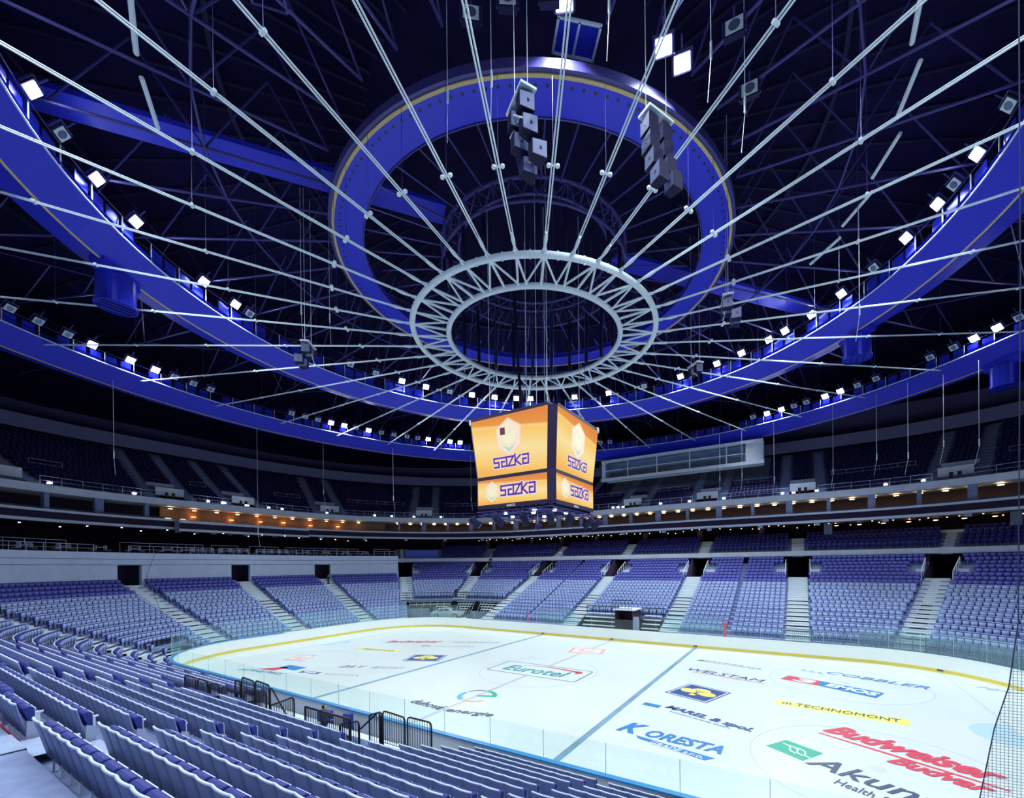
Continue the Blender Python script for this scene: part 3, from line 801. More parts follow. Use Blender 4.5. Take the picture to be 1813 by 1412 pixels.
# radial lines with ring truss at their hub
DEG0 = 5.5
def pol(r, a, z): return (r * math.cos(a), r * math.sin(a), z)
ring_t = empty('ring_truss', (0, 0, 25.58)); tag(ring_t, 'pale tubular ring truss hanging above the video cube', 'ring truss')
def tor(name, R, r, z, m, parent, n=96):
    b = MB(); b.tube([(R * math.cos(2 * PI * i / n), R * math.sin(2 * PI * i / n), z) for i in range(n)], r, 10, False, True)
    return b.build(name, m, parent, True)
tor('outer_tube', 9.05, .20, 0, STEEL, ring_t); tor('inner_tube', 6.5, .19, -.1, STEEL, ring_t)
for i in range(36):
    a = rad(DEG0 + 10 * i); a2 = rad(DEG0 + 10 * i + 5); a0_ = rad(DEG0 + 10 * i - 5)
    if i % 2 == 0:
        MB().tube([pol(9.0, a, .0), pol(6.55, a, -.1)], .085, 6).build('strut', STEEL, ring_t)
        MB().tube([pol(9.0, a, .0), pol(6.55, rad(DEG0 + 10 * i + 9), -.1)], .065, 6).build('diagonal', STEEL, ring_t)
        MB().tube([pol(9.0, a, .0), pol(6.55, rad(DEG0 + 10 * i - 9), -.1)], .065, 6).build('diagonal', STEEL, ring_t)
    else:
        MB().tube([pol(9.0, a, .0), pol(6.55, rad(DEG0 + 10 * i + 2.5), -.1)], .07, 6).build('strut', STEEL, ring_t)
        MB().tube([pol(9.0, a, .0), pol(6.55, rad(DEG0 + 10 * i - 2.5), -.1)], .07, 6).build('strut', STEEL, ring_t)
gp = MB()
for i in range(36):
    a = rad(DEG0 + 10 * i); gp.face([pol(9.15, a - .02, .05), pol(9.15, a + .02, .05), pol(9.75, a + .004, .06), pol(9.75, a - .004, .06)]); gp.box(pol(9.3, a, .02), (.5, .06, .16), a)
    gp.box(pol(9.05, a + .087, .0), (.1, .1, .5), a)
gp.build('gusset_plate', STEEL, ring_t)

def nth_label(items, fmt):
    for i, o in enumerate(items): o['label'] = fmt % ordn(i)
# lower radial cables: twin rods with clamps
cables = []
for i in range(36):
    ang = DEG0 + 10 * i; a = rad(ang); sl = .062; tt = Vector((-math.sin(a), math.cos(a), 0))
    rmax = 46.5
    vis = any(inview(*pol(r, a, 25.6 + sl * (r - 9.2)), 0) for r in np.linspace(10, rmax, 40))
    if not vis: continue
    root = empty('roof_cable', pol(9.7, a, 25.63))
    base = Vector(root.location); b = MB()
    for s in (-1, 1):
        off = tt * .06 * s
        b.tube([Vector(pol(10.4, a, 25.63 + sl * .7)) + off - base, Vector(pol(rmax, a, 25.6 + sl * (rmax - 9.2))) + off - base], .036, 5)
    b.build('rod_pair', STEEL, root)
    b = MB(); b.tube([Vector(pol(9.6, a, 25.62)) - base, Vector(pol(10.1, a, 25.64)) - base, Vector(pol(10.5, a, 25.68)) - base], [.07, .11, .08], 8); b.build('end_fitting', STEEL, root)
    for rc in (14.05, 20.5, 27.5, 34):
        c = Vector(pol(rc, a, 25.6 + sl * (rc - 9.2))) - base; b = MB()
        if rc < 15:
            for s in (-1, 1): b.tube([c + tt * .2 * s - Vector((0, 0, .04)), c + tt * .2 * s + Vector((0, 0, .04))], .1, 8)
            b.tube([c - tt * .2, c + tt * .2], .04, 5)
        else: b.tube([c - tt * .13, c + tt * .13], .08, 6)
        b.build('clamp', STEEL, root)
        hz = {14.05: 29.95, 20.5: 36.8, 27.5: 28.6, 34: 35.6}[rc]
        if rc != 27.5: MB().tube([c, (c.x, c.y, hz - base.z)], .014, 4).build('hanger_rod', STEEL_V, root)
    tag(root, None, 'roof cable', 'pale radial roof cables round the ring truss'); cables.append((proj(*pol(9.7, a, 25.6)), root))
top = sorted([c for c in cables if c[0][1] < 560], key=lambda c: c[0][0]); bot = sorted([c for c in cables if c[0][1] >= 560], key=lambda c: c[0][0])
nth_label([c[1] for c in top], 'pale roof cable joining the upper rim of the ring truss, %s from the left')
nth_label([c[1] for c in bot], 'pale roof cable joining the lower rim of the ring truss, %s from the left')

# upper violet trusses, one per radial line
tr = []
for i in range(36):
    ang = DEG0 + 10 * i; a = rad(ang)
    zt_ = lambda r: 32.4 - .03 * (r - 14)
    if not any(inview(*pol(r, a, zt_(r)), 0) for r in np.linspace(15, 58, 30)): continue
    root = empty('roof_truss', pol(14.3, a, 32.4)); bz = Vector(root.location)
    L = lambda r, z: Vector(pol(r, a, z)) - bz
    MB().tube([L(14.3, 32.4), L(62, zt_(62))], .075, 6).build('bottom_chord', STEEL_V, root)
    ws = [14.3, 20.5, 27, 33.5, 39, 45, 52, 58]
    for k, (p, q) in enumerate(zip(ws[:-1], ws[1:])):
        MB().tube([L(p, zt_(p)), L((p + q) / 2, zr((p + q) / 2) - .3)], .06, 5).build('diagonal', STEEL_V, root)
        MB().tube([L((p + q) / 2, zr((p + q) / 2) - .3), L(q, zt_(q))], .06, 5).build('diagonal', STEEL_V, root)
    tag(root, None, 'roof truss', 'violet radial roof trusses above the cables'); tr.append((math.degrees(math.atan2(math.sin(a + 2.2), math.cos(a + 2.2))), root))
tr.sort(key=lambda c: c[0])
nth_label([c[1] for c in tr], 'violet radial roof truss above the pale cables, %s round from lower left')
# ring purlins and cross bracing
pr = empty('roof_bracing'); tag(pr, 'faint violet rings and crossing braces between the roof trusses', 'roof bracing')
for R in (20.5, 33.5, 52):
    z = 32.4 - .03 * (R - 14)
    MB().tube([pol(R, rad(DEG0 + 10 * i), z) for i in range(36)], .07, 5, False, True).build('ring_purlin', STEEL_V, pr)
for i in range(36):
    a, b_ = rad(DEG0 + 10 * i), rad(DEG0 + 10 * (i + 1))
    for (p, q) in ((27.5, 33.5), (33.5, 42)):
        if i % 2: p, q = q, p
        MB().tube([pol(p, a, 32.4 - .03 * (p - 14)), pol(q, b_, 32.4 - .03 * (q - 14))], .05, 5).build('cross_brace', STEEL_V, pr)
# bright glossy tubes of one ring
for i in range(-4, 4):
    a, b_ = rad(DEG0 + 10 * i - 8.6), rad(DEG0 + 10 * i - 1.2)
    o = MB().tube([pol(22.6, a, 32.0), pol(22.2, b_, 32.1)], .11, 6).build('ring_tube', STEEL, pr)
for i in (-13, -12, -11):
    a, b_ = rad(DEG0 + 10 * i + 1.5), rad(DEG0 + 10 * i + 8.5)
    MB().tube([pol(22.4, a, 32.0), pol(22.4, b_, 32.0)], .11, 6).build('ring_tube', STEEL, pr)

# blue flat ring round the hub
br = empty('blue_ring_duct', (0, 0, 30.0)); tag(br, 'wide bright blue flat ring hanging over the ring truss', 'ring duct')
MB().lathe([(12.2, 0), (13.86, 0), (13.86, .5), (12.2, .5), (12.2, 0)], n=96).build('ring_body', RBLUE, br)
MB().lathe([(13.86, -.02), (14.02, -.02), (14.02, .1)], n=96).build('ochre_edge', GOLD, br)
MB().lathe([(14.02, .05), (14.22, .05), (14.22, .5)], n=96).build('outer_skirt', STEEL_V, br)
tor('inner_rail', 12.15, .05, -.02, STEEL_V, br)
b = MB()
for i in range(150):
    a = 2 * PI * i / 150; b.lathe([(0, 0), (.085, 0), (.085, .004)], pol(13.55, a, -.006), 8)
b.build('vent_hole', BLACK, br)
# upper lattice ring above
ur = empty('upper_ring_truss', (0, 0, 31.3)); tag(ur, 'dim violet lattice ring above the pale ring truss', 'ring truss')
tor('outer_tube', 6.9, .13, .6, STEEL_V, ur); tor('inner_tube', 5.7, .12, .6, STEEL_V, ur); tor('lower_tube', 6.9, .10, -.9, STEEL_V, ur)
b = MB()
for i in range(36):
    a, a2 = rad(10 * i), rad(10 * i + 5); b.tube([pol(6.9, a, .6), pol(5.7, a2, .6), pol(6.9, rad(10 * i + 10), .6)], .06, 5); b.tube([pol(6.9, a, .6), pol(6.9, a2, -.9), pol(6.9, rad(10 * i + 10), .6)], .06, 5)
b.build('lattice', STEEL_V, ur)
for i in range(36):
    a = rad(DEG0 + 10 * i); MB().tube([pol(7.0, a, .3), pol(12.2, a, .5)], .06, 5).build('spoke', STEEL_V, ur)
# tube struts joining both hub rings
hs = empty('hub_struts', (0, 0, 25.6)); tag(hs, 'dark hanging posts between the pale and the upper hub ring', 'posts')
for i in range(24):
    a = rad(15 * i + 4); MB().tube([pol(6.7, a, .4), pol(6.8, a, 4.9)], .13, 6).build('post', STEEL_D, hs)

# two great blue ring girders with gantry panels
def girder(R, zt_, prof, zp, label):
    root = empty('ring_girder', (0, 0, zt_)); tag(root, label, 'ring girder')
    MB().lathe(prof, n=120).build('girder_body', RBLUE, root)
    MB().lathe([(prof[1][0], prof[1][1] - .01), (prof[1][0] + .12, prof[1][1] - .06), (prof[1][0] + .12, prof[1][1] + .1)], n=120).build('ochre_edge', GOLD, root)
    tor('edge_rail', R - .03, .05, .02, STEEL, root, 120)
    return root
gA = girder(27.3, 29.9, [(27.3, 0), (28.8, -1.25), (30.4, -1.0), (30.4, .9), (27.3, .4)], 0, 'inner blue ring girder carrying the nearer ring of floodlights')
gB = girder(42.4, 28.0, [(42.4, 0), (43.9, -1.35), (45.6, -1.1), (45.6, .9), (42.4, .4)], 0, 'outer blue ring girder above the far upper tiers')
def panels(root, R, n, z0, z1, skip):
    k = 0
    for i in range(n):
        if i % skip == skip - 1: continue
        a, b_ = 2 * PI * i / n + .004, 2 * PI * (i + 1) / n - .004
        m_ = (a + b_) / 2
        if not inview(*pol(R, m_, root.location.z + .8), 60) or k >= 98: continue
        k += 1; MB().face([pol(R, a, z0), pol(R, b_, z0), pol(R, b_, z1), pol(R, a, z1)]).face([pol(R + .04, b_, z0), pol(R + .04, a, z0), pol(R + .04, a, z1), pol(R + .04, b_, z1)]).build('gantry_panel', RBLUE_S, root)
panels(gA, 27.55, 140, .25, 1.35, 5); panels(gB, 42.65, 220, .2, 1.0, 6)
for root, R, n, h in ((gA, 27.32, 140, 1.5), (gB, 42.42, 220, 1.15)):
    k = 0
    for i in range(0, n, 2):
        a = 2 * PI * i / n
        if not inview(*pol(R, a, root.location.z + .8), 60) or k >= 98: continue
        k += 1; MB().tube([pol(R + .1, a, .05), pol(R + .1, a, h)], .035, 5).build('rail_post', STEEL, root)
    tor('hand_rail', R + .1, .03, h, STEEL_V, root, 120)
# blue radial ducts
rds = []
for ang, r0_, r1_, wd in ((-127.5, 6.8, 31, 1.75), (50, 6.8, 31, 1.75)):
    a = rad(ang); b = MB(); b.box(((r0_ + r1_) / 2, 0, 0), (r1_ - r0_, wd, .3)); o = b.build('radial_duct', RBLUE, None, loc=(0, 0, 33.3)); o.rotation_euler = (0, 0, a); rds.append(o)
for o, l in zip(rds, ('broad blue radial duct crossing the upper left of the roof', 'blue radial duct between the rings, right of the hub')): tag(o, l, 'duct')
# hanging drums under the girders
for (x, y, z, l) in ((-22.9, -17.8, 26.2, 'blue hanging drum under the girder at the left'), (22.0, 19.5, 26.4, 'blue hanging drum under the inner girder at the right'), (33.9, 28.0, 24.2, 'blue hanging drum under the outer girder at the right edge'), (-18.5, 29.5, 25.3, 'small drum under the far girder behind the video cube')):
    root = empty('cable_drum', (x, y, z)); tag(root, l, 'drum')
    b = MB(); b.lathe([(0, .05), (1.05, .05), (1.05, 1.9), (0, 1.9)], n=28); b.build('drum_body', RBLUE_S, root, False)
    b = MB(); b.lathe([(1.02, 0), (1.15, 0), (1.15, .14), (1.02, .14)], n=28); b.build('bottom_hoop', RBLUE_S, root)
    b = MB()
    for q in (-.45, 0, .45): b.box((q, 0, .02), (.06, 1.8, .05))
    b.build('bottom_grille', STEEL_D, root); MB().box((0, 0, 2.25), (2.9, .9, .7), math.atan2(y, x) + PI / 2).build('mounting_box', RBLUE, root)

# ================================================================== FLOODLIGHTS
def make_flood(lit, small=False):
    root = empty('floodlight')
    b = MB(); b.hexa([(-.30, -.05, -.26), (.30, -.05, -.26), (.30, .22, -.18), (-.30, .22, -.18), (-.30, -.05, .26), (.30, -.05, .26), (.30, .22, .18), (-.30, .22, .18)])
    c1 = b.build('housing', STEEL_D, root)
    b = MB(); b.box((0, -.07, 0), (.50, .02, .42)); c2 = b.build('lens', LIT if lit else DIM, root)
    b = MB()
    for s in (-1, 1): b.box((s * .33, .05, .05), (.03, .06, .5))
    b.box((0, .05, .32), (.69, .06, .04)); b.tube([(0, .05, .32), (0, .05, .7)], .03, 5); c3 = b.build('bracket', STEEL_V, root)
    ch = [c1, c2, c3]
    if not lit:
        b = MB(); b.lathe([(0, 0), (.16, 0), (.17, .03)], (0, 0, 0), 14); b.v = [(x, -.085, y) for x, y, z in b.v]; ch.append(b.build('reflector', mat('reflector_dark', (.2, .26, .4), .2, .6), root))
    for c in ch: c.scale = (1.35, 1.35, 1.35)
    kids(root, ch); return root
pl_, pu_ = make_flood(True), make_flood(False)
used = {id(pl_): False, id(pu_): False}
def place_flood(x, y, z, lit, tilt=0.75, aim=None):
    src = pl_ if lit else pu_
    o = copy_tree(src) if used[id(src)] else src
    used[id(src)] = True
    o.location = (x, y, z)
    rz = math.atan2(y, x) - PI / 2 if aim is None else math.atan2(aim[1] - y, aim[0] - x) + PI / 2
    o.rotation_euler = (tilt, 0, rz)
    if lit:
        l = bpy.data.lights.new('floodlight_beam', 'SPOT'); l.energy = LAMP_W * lit; l.color = LAMP_COL; l.spot_size = rad(118); l.spot_blend = .55; l.shadow_soft_size = .2
        lo = bpy.data.objects.new('floodlight_beam', l); COL.objects.link(lo)
        d = Vector((-x * .35, -y * .35, -z)).normalized()
        lo.location = Vector((x, y, z)) + d * .35; lo.rotation_euler = d.to_track_quat('-Z', 'Y').to_euler(); 
    return o
for ang in (-139, -127, -115, -103, -91, -79, -67, -55, -43, -31, -19, -7, 5, 17, 28):
    a = rad(ang); tag(place_flood(42.4 * math.cos(a), 42.4 * math.sin(a), 29.35, 0.4), 'lit floodlight on the near half of the outer girder, %s one anticlockwise' % ordn(int(ang + 139) // 12), 'floodlight', 'floodlights of the near outer girder')
AA = [(-122.4, 1), (-127.3, 0), (-133.3, 1), (-140.2, 1), (-153.1, 1), (-159.6, 1), (-162.6, 0), (173.8, 0), (167.3, 0), (160.3, 1), (153.7, 1), (147, 0), (140.6, 1), (134, 1), (127.6, 1), (123.4, 1),
      (110.3, 1), (100.2, 1), (90, 0), (79.8, 1), (70, 1), (63.6, 1), (56.8, 1), (52.9, 1), (46.7, 1), (40, 1), (33.1, 0), (26.5, 1), (20.3, 1), (17.1, 0), (12.8, 1), (6.8, 0)]
BB = [(-151.1, 0), (-153.6, 0), (-156.4, 0), (-158.9, 1), (-163.1, 1), (-166.1, 1), (-168.5, 0), (-171, 0), (-173.4, 0), (173.9, 0), (171.5, 0), (169.2, 0), (166.8, 1), (164.3, 1), (162, 0), (159.5, 1), (156.9, 0),
      (154.3, 0), (151.5, 0), (149.2, 0), (146.9, 1), (144.5, 0), (142, 1), (139.7, 1), (106.6, 0), (104.4, 0), (73.9, 0), (71.3, 1), (68.7, 1), (66.5, 0), (64.4, 0), (61.3, 1), (58.9, 1), (56.3, 0), (53.6, 0), (46.4, 0), (43.6, 0), (41.3, 1), (38.8, 1), (36.6, 0)]
for L, R, z, nm, grp in ((AA, 27.1, 31.6, 'inner', 'floodlights along the inner blue girder'), (BB, 42.4, 29.35, 'outer', 'floodlights along the outer blue girder')):
    for lit in (0, 1):
        obs = []
        for ang, l in L:
            if l != lit: continue
            a = rad(ang); o = place_flood(R * math.cos(a), R * math.sin(a), z, (1.0 if nm == 'inner' else .8) if lit else 0)
            obs.append((ang % 360, o)); tag(o, None, 'floodlight', grp)
        obs.sort(key=lambda q: -q[0])
        nth_label([q[1] for q in obs], ('lit' if lit else 'unlit') + ' floodlight on the ' + nm + ' blue girder, %s ' + ('lit' if lit else 'unlit') + ' one from the left')
# the two dazzling lamps over the flat ring and the one at the top edge
for (x, y, z, l) in ((12.4, -8.8, 31.2, 'dazzling floodlight above the upper right of the flat blue ring'), (13.0, -7.9, 31.0, 'smaller bright floodlight just right of the dazzling one at the top'), (9.2, -12.2, 31.6, 'bright floodlight at the very top edge above the flat blue ring')):
    tag(place_flood(x, y, z, 1.0, 0.6, aim=(17, -28)), l, 'floodlight')
# lamps of the rings behind and beside the camera
for ang in (-12, -24, -36, -48, -60, -72, -84, -96, -108):
    a = rad(ang); tag(place_flood(27.1 * math.cos(a), 27.1 * math.sin(a), 31.6, 1.0), 'lit floodlight on the near part of the inner girder, %s one clockwise' % ordn(int(-ang) // 12 - 1), 'floodlight', 'floodlights overhead')
for o in [pl_, pu_]: pass

# ================================================================== VIDEO CUBE
def screen_mat(name, lo):
    m = bpy.data.materials.new(name); m.use_nodes = True; nt = m.node_tree; nt.nodes.clear()
    out = nt.nodes.new('ShaderNodeOutputMaterial'); em = nt.nodes.new('ShaderNodeEmission'); tc = nt.nodes.new('ShaderNodeTexCoord')
    sp = nt.nodes.new('ShaderNodeSeparateXYZ'); r = nt.nodes.new('ShaderNodeValToRGB'); ma = nt.nodes.new('ShaderNodeMath'); ma.operation = 'MULTIPLY_ADD'
    ma.inputs[1].default_value = 0.18; e = r.color_ramp.elements
    e[0].position = 0.0; e[0].color = (0.95, 0.50, 0.13, 1); e[1].position = 1.0; e[1].color = (0.80, 0.27, 0.07, 1)
    for p, c in ((0.12, (0.98, 0.62, 0.17, 1)), (0.45, (1.0, 0.80, 0.38, 1)), (0.74, (1.0, 0.62, 0.17, 1)), (0.80, (1.0, 0.66, 0.26, 1)), (0.83, (0.86, 0.34, 0.08, 1))):
        q = e.new(p); q.color = c
    nt.links.new(tc.outputs['UV'], sp.inputs[0]); nt.links.new(sp.outputs['X'], ma.inputs[0]); nt.links.new(sp.outputs['Y'], ma.inputs[2])
    su = nt.nodes.new('ShaderNodeMath'); su.operation = 'SUBTRACT'; su.inputs[1].default_value = 0.09; nt.links.new(ma.outputs[0], su.inputs[0])
    nt.links.new(su.outputs[0], r.inputs[0]); nt.links.new(r.outputs[0], em.inputs[0]); em.inputs[1].default_value = 0.95
    nt.links.new(em.outputs[0], out.inputs[0]); return m
SCR = screen_mat('screen_orange_picture', 0)
def emis(n, c, s=0.95): return mat('screen_' + n, (0, 0, 0), 0.5, emit=c, estr=s)
cube = empty('video_cube', (0, 0, 12.5)); tag(cube, 'four-sided video cube with orange screens hanging over centre ice', 'video cube')
GLY = {'s': [[(1, 1), (0, 1), (0, .52), (.82, .52), (.82, 0), (0, 0)]], 'a': [[(.05, 1), (1, 1), (1, 0)], [(1, 0), (.1, 0), (.1, .55), (.62, .55)]],
       'z': [[(0, 1), (.95, 1), (.05, 0), (1, 0)]], 'k': [[(0, 1.15), (0, 0)], [(.9, 1), (.1, .5), (.95, -.05)]]}
def stroke(b, pts, wd, T):
    for (x0, y0), (x1, y1) in zip(pts[:-1], pts[1:]):
        L = math.hypot(x1 - x0, y1 - y0) or 1; dx, dy = (x1 - x0) / L * wd, (y1 - y0) / L * wd
        b.face([T(x0 - dx - dy, y0 - dy + dx), T(x1 + dx - dy, y1 + dy + dx), T(x1 + dx + dy, y1 + dy - dx), T(x0 - dx + dy, y0 - dy - dx)][::-1])
def word(parent, mp, x0, y0, h, wd_l):
    for nm, wd, c, e in (('lettering_outline', .19, emis('outline', (0.85, 0.72, 0.85)), .012), ('lettering', .105, emis('purple', (0.10, 0.02, 0.32)), .02)):
        b = MB(); x = x0
        for ch in 'sazka':
            for st in GLY[ch]: stroke(b, [(x + px * wd_l * .8, y0 + py * h) for px, py in st], wd * h, lambda X, Y: mp(X, Y, e))
            x += wd_l
        b.build(nm, c, parent)
for s in range(4):
    an = s * PI / 2; ca, sa = math.cos(an), math.sin(an)
    def W(x, y, z): return (x * ca - y * sa, x * sa + y * ca, z)
    # lower screen and upper screen as inclined panels
    def surf(h0, h1, H0, H1, z0, z1):
        def f(u, v, e=0.0):   # u -1..1 ; v 0..1
            h = h0 + (h1 - h0) * v; Hh = H0 + (H1 - H0) * v + e
            return W(u * h, -Hh, z0 + (z1 - z0) * v)
        return f
    for up_, f, zr_ in ((0, surf(2.97, 2.97, 3.42, 3.42, .08, 1.88), 1.8), (1, surf(2.97, 3.28, 3.42, 3.76, 2.13, 6.2), 4.1)):
        b = MB(); p = [f(-1, 0), f(1, 0), f(1, 1), f(-1, 1)]; q = [f(-1, 0, -.12), f(1, 0, -.12), f(1, 1, -.12), f(-1, 1, -.12)]
        b.face(p).face(q[::-1])
        for i in range(4): b.face([p[i], q[i], q[(i + 1) % 4], p[(i + 1) % 4]])
        b.m = [0] + [1] * (len(b.f) - 1); o = b.build('screen', [SCR, LEDB], cube); me = o.data; uv = me.uv_layers.new(name='uv')
        for li, c in zip(me.polygons[0].loop_indices, ((0, 0), (1, 0), (1, 1), (0, 1))): uv.data[li].uv = c
        o['label'] = 'large upper orange screen' if up_ else 'low wide orange screen below'
        hx = 3.0; mp = lambda X, Y, e, f=f, hh=zr_: f(X / hx, Y / hh, e)
        if up_: hexc, hr, tx, ty, th, tw = (0.0, 2.55), 1.25, -1.35, .55, .62, .60
        else: hexc, hr, tx, ty, th, tw = (-1.7, .92), .72, -.85, .58, .66, .60
        for k, (sc, c, e) in enumerate(((1.0, (0.95, 0.66, 0.48), .006), (.9, (0.95, 0.80, 0.62), .009), (.52, (0.93, 0.88, 0.62), .012))):
            b = MB(); b.face([mp(hexc[0] + hr * sc * math.sin(rad(60 * i)) * .92, hexc[1] + hr * sc * math.cos(rad(60 * i)) * (1.08 if k < 2 else .8), e) for i in range(6)][::-1]); b.build('emblem', emis('hex%d' % k, c), o)
        b = MB(); b.face([mp(hexc[0] + x * hr, hexc[1] + y * hr, .014) for x, y in ((-.5, -.35), (0, -.62), (.5, -.35), (0, -.85))]); b.build('emblem_fold', emis('green', (0.45, 0.75, 0.55)), o)
        b = MB(); b.face([mp(hexc[0] + x * hr, hexc[1] + y * hr, .014) for x, y in ((-.08, .15), (.2, .2), (.2, .35), (-.05, .38))]); b.build('emblem_fold', emis('pgreen', (0.72, 0.85, 0.62)), o)
        if up_ and s == 0:
            b = MB(); b.face([mp(-.66, 2.75, .016), mp(-.26, 2.75, .016), (mp(-.26, 3.25, .016)), mp(-.66, 3.25, .016)]); b.build('dead_tile', emis('dark_tile', (0.12, 0.02, 0.02), .9), o)
        word(o, mp, tx, ty, th, tw)
    # black frame and corner
    b = MB()
    for (z0, z1, H0, H1, h0, h1) in ((-.02, 2.13, 3.40, 3.40, 2.97, 2.97), (2.13, 6.3, 3.40, 3.74, 2.97, 3.3)):
        b.face([W(h0, -H0, z0), W(H0, -h0, z0), W(H1, -h1, z1), W(h1, -H1, z1)])
    b.build('corner_panel', LEDB, cube)
    b = MB()
    for (z0, z1) in ((-.22, .08), (1.88, 2.13), (6.2, 6.42)):
        H = 3.41 if z1 < 5 else 3.77; h = 2.97 if z1 < 5 else 3.29
        MB().face([W(-h, -H, z0), W(h, -H, z0), W(h, -H, z1), W(-h, -H, z1)]).build('screen_frame', LEDB, cube)
    if s in (0, 1):
        c = bpy.data.curves.new('l', 'FONT'); c.body = 'BARCO'; c.size = .22; c.extrude = .005; c.align_x = 'CENTER'
        t0 = bpy.data.objects.new('tt', c); COL.objects.link(t0); bpy.context.view_layer.update(); me2 = bpy.data.meshes.new_from_object(t0.evaluated_get(bpy.context.evaluated_depsgraph_get())); bpy.data.objects.remove(t0)
        t = bpy.data.objects.new('maker_lettering', me2); COL.objects.link(t); t.parent = cube; me2.materials.append(emis('white', (.8, .85, 1), .8))
        t.location = W(0, -3.43, -.16); t.rotation_euler = (PI / 2, 0, an)
b = MB()
for s in range(4):
    an = s * PI / 2
b.face([(-3.74, -3.3, 6.3), (-3.3, -3.74, 6.3), (3.3, -3.74, 6.3), (3.74, -3.3, 6.3), (3.74, 3.3, 6.3), (3.3, 3.74, 6.3), (-3.3, 3.74, 6.3), (-3.74, 3.3, 6.3)])
b.build('roof_panel', LEDB, cube)
b = MB()
for x in np.linspace(-3.2, 3.2, 7): b.box((x, 0, -.35), (.07, 6.5, .07)); b.box((0, x, -.35), (6.5, .07, .07)); 
for x in (-3.2, 3.2): b.box((x, 0, -.6), (.06, 6.5, .06)); b.box((0, x, -.6), (6.5, .06, .06))
for x in np.linspace(-3.2, 3.2, 9):
    for y in (-3.2, 3.2): b.box((x, y, -.47), (.05, .05, .3)); b.box((y, x, -.47), (.05, .05, .3))
b.build('underside_grid', STEEL_V, cube)
b = MB()
for i in range(10): b.tube([(-2.8 + .6 * i, -1.5, .1), (-2.6 + .6 * i, 1.2, .9)], .05, 5)
b.build('inner_lattice', STEEL_V, cube)
for i, (x, y) in enumerate([(-1.5, -2.0), (.4, -1.1), (1.3, -2.4), (2.3, .5), (-.2, 1.5), (2.5, -1.6), (-2.4, .2)]):
    MB().lathe([(0, 0), (.13, 0), (.16, .12), (0, .12)], (x, y, -.5), 12).build('underside_lamp', COOLL, cube)
for (x, y, ry, rx) in ((-3.3, -3.3, -.8, .5), (-1.1, -3.4, -.6, .6), (.9, -3.1, .0, .6), (2.9, -3.0, .3, .8), (3.3, -1.0, .6, .3), (3.3, 2.2, .9, 0), (3.4, 3.4, .9, -.3)):
    r_ = empty('hanging_spotlight', (x * 1.02, y * 1.02, 11.42)); b = MB(); b.lathe([(0, -.5), (.24, -.5), (.26, -.45), (.26, .3), (.16, .45), (0, .45)], n=14); o = b.build('lamp_body', STEEL_D, r_, True); o.rotation_euler = (rx, ry, 0)
    b = MB(); b.lathe([(0, -.51), (.21, -.51)], n=14); o2 = b.build('front_glass', GREYM, r_); o2.rotation_euler = (rx, ry, 0)
    MB().tube([(0, 0, .25), (0, 0, .5)], .04, 5).box((0, 0, .26), (.6, .05, .05)).build('yoke', STEEL_V, r_)
    r_['_n'] = 1
    tag(r_, None, 'spotlight', 'spotlights slung under the video cube')
hl = sorted([o for o in bpy.data.objects if o.name.startswith('hanging_spotlight')], key=lambda o: proj(*o.location)[0])
nth_label(hl, 'dark spotlight slung beneath the video cube, %s from the left')
for o in hl: del o['_n']
mk = empty('centre_rig', (-.1, .3, 11.3)); tag(mk, 'small cluster of devices dangling lowest beneath the video cube', 'rig')
b = MB(); b.tube([(0, 0, 0), (0, 0, 1.0)], .03, 5); b.build('stem', STEEL, mk); b = MB(); b.box((0, 0, -.2), (.22, .22, .4), .5); b.box((.2, 0, 0), (.2, .3, .25), .2); b.box((-.18, .1, -.1), (.2, .2, .3), 1); b.build('device', STEEL_V, mk)
# hoist wires and chain bags
hw = empty('hoist_cables', (0, 0, 18.8)); tag(hw, 'hoist cables and motors holding up the video cube', 'hoist cables')
for x, y in ((-2.5, -2.5), (2.5, -2.5), (2.5, 2.5), (-2.5, 2.5), (-.5, -.5), (.6, .4), (1.2, -1.8)):
    MB().tube([(x, y, 0), (x * 1.02, y * 1.02, 17)], .022, 5).build('cable', STEEL, hw)
    MB().tube([(x + .45, y + .2, 3.2), (x * 1.02 + .4, y + .2, 17)], .022, 5).build('cable', STEEL_V, hw)
for x, y, z in ((-.5, -.5, 1.0), (.6, .4, 1.1)): MB().box((x, y, z), (.35, .35, .5), .4).build('hoist_motor', STEEL, hw)
MB().tube([(-2.3, 1.5, 0), (-2.35, 1.5, 2.5), (-2.8, 1.6, 8), (-3.4, 1.8, 18)], .12, 6).build('cable_loom', STEEL_D, hw)
for x in (-3.45, 3.6): MB().box((x, -3.3 if x < 0 else 3.2, .0), (.5, .4, .35), .3).build('corner_box', STEEL, hw)

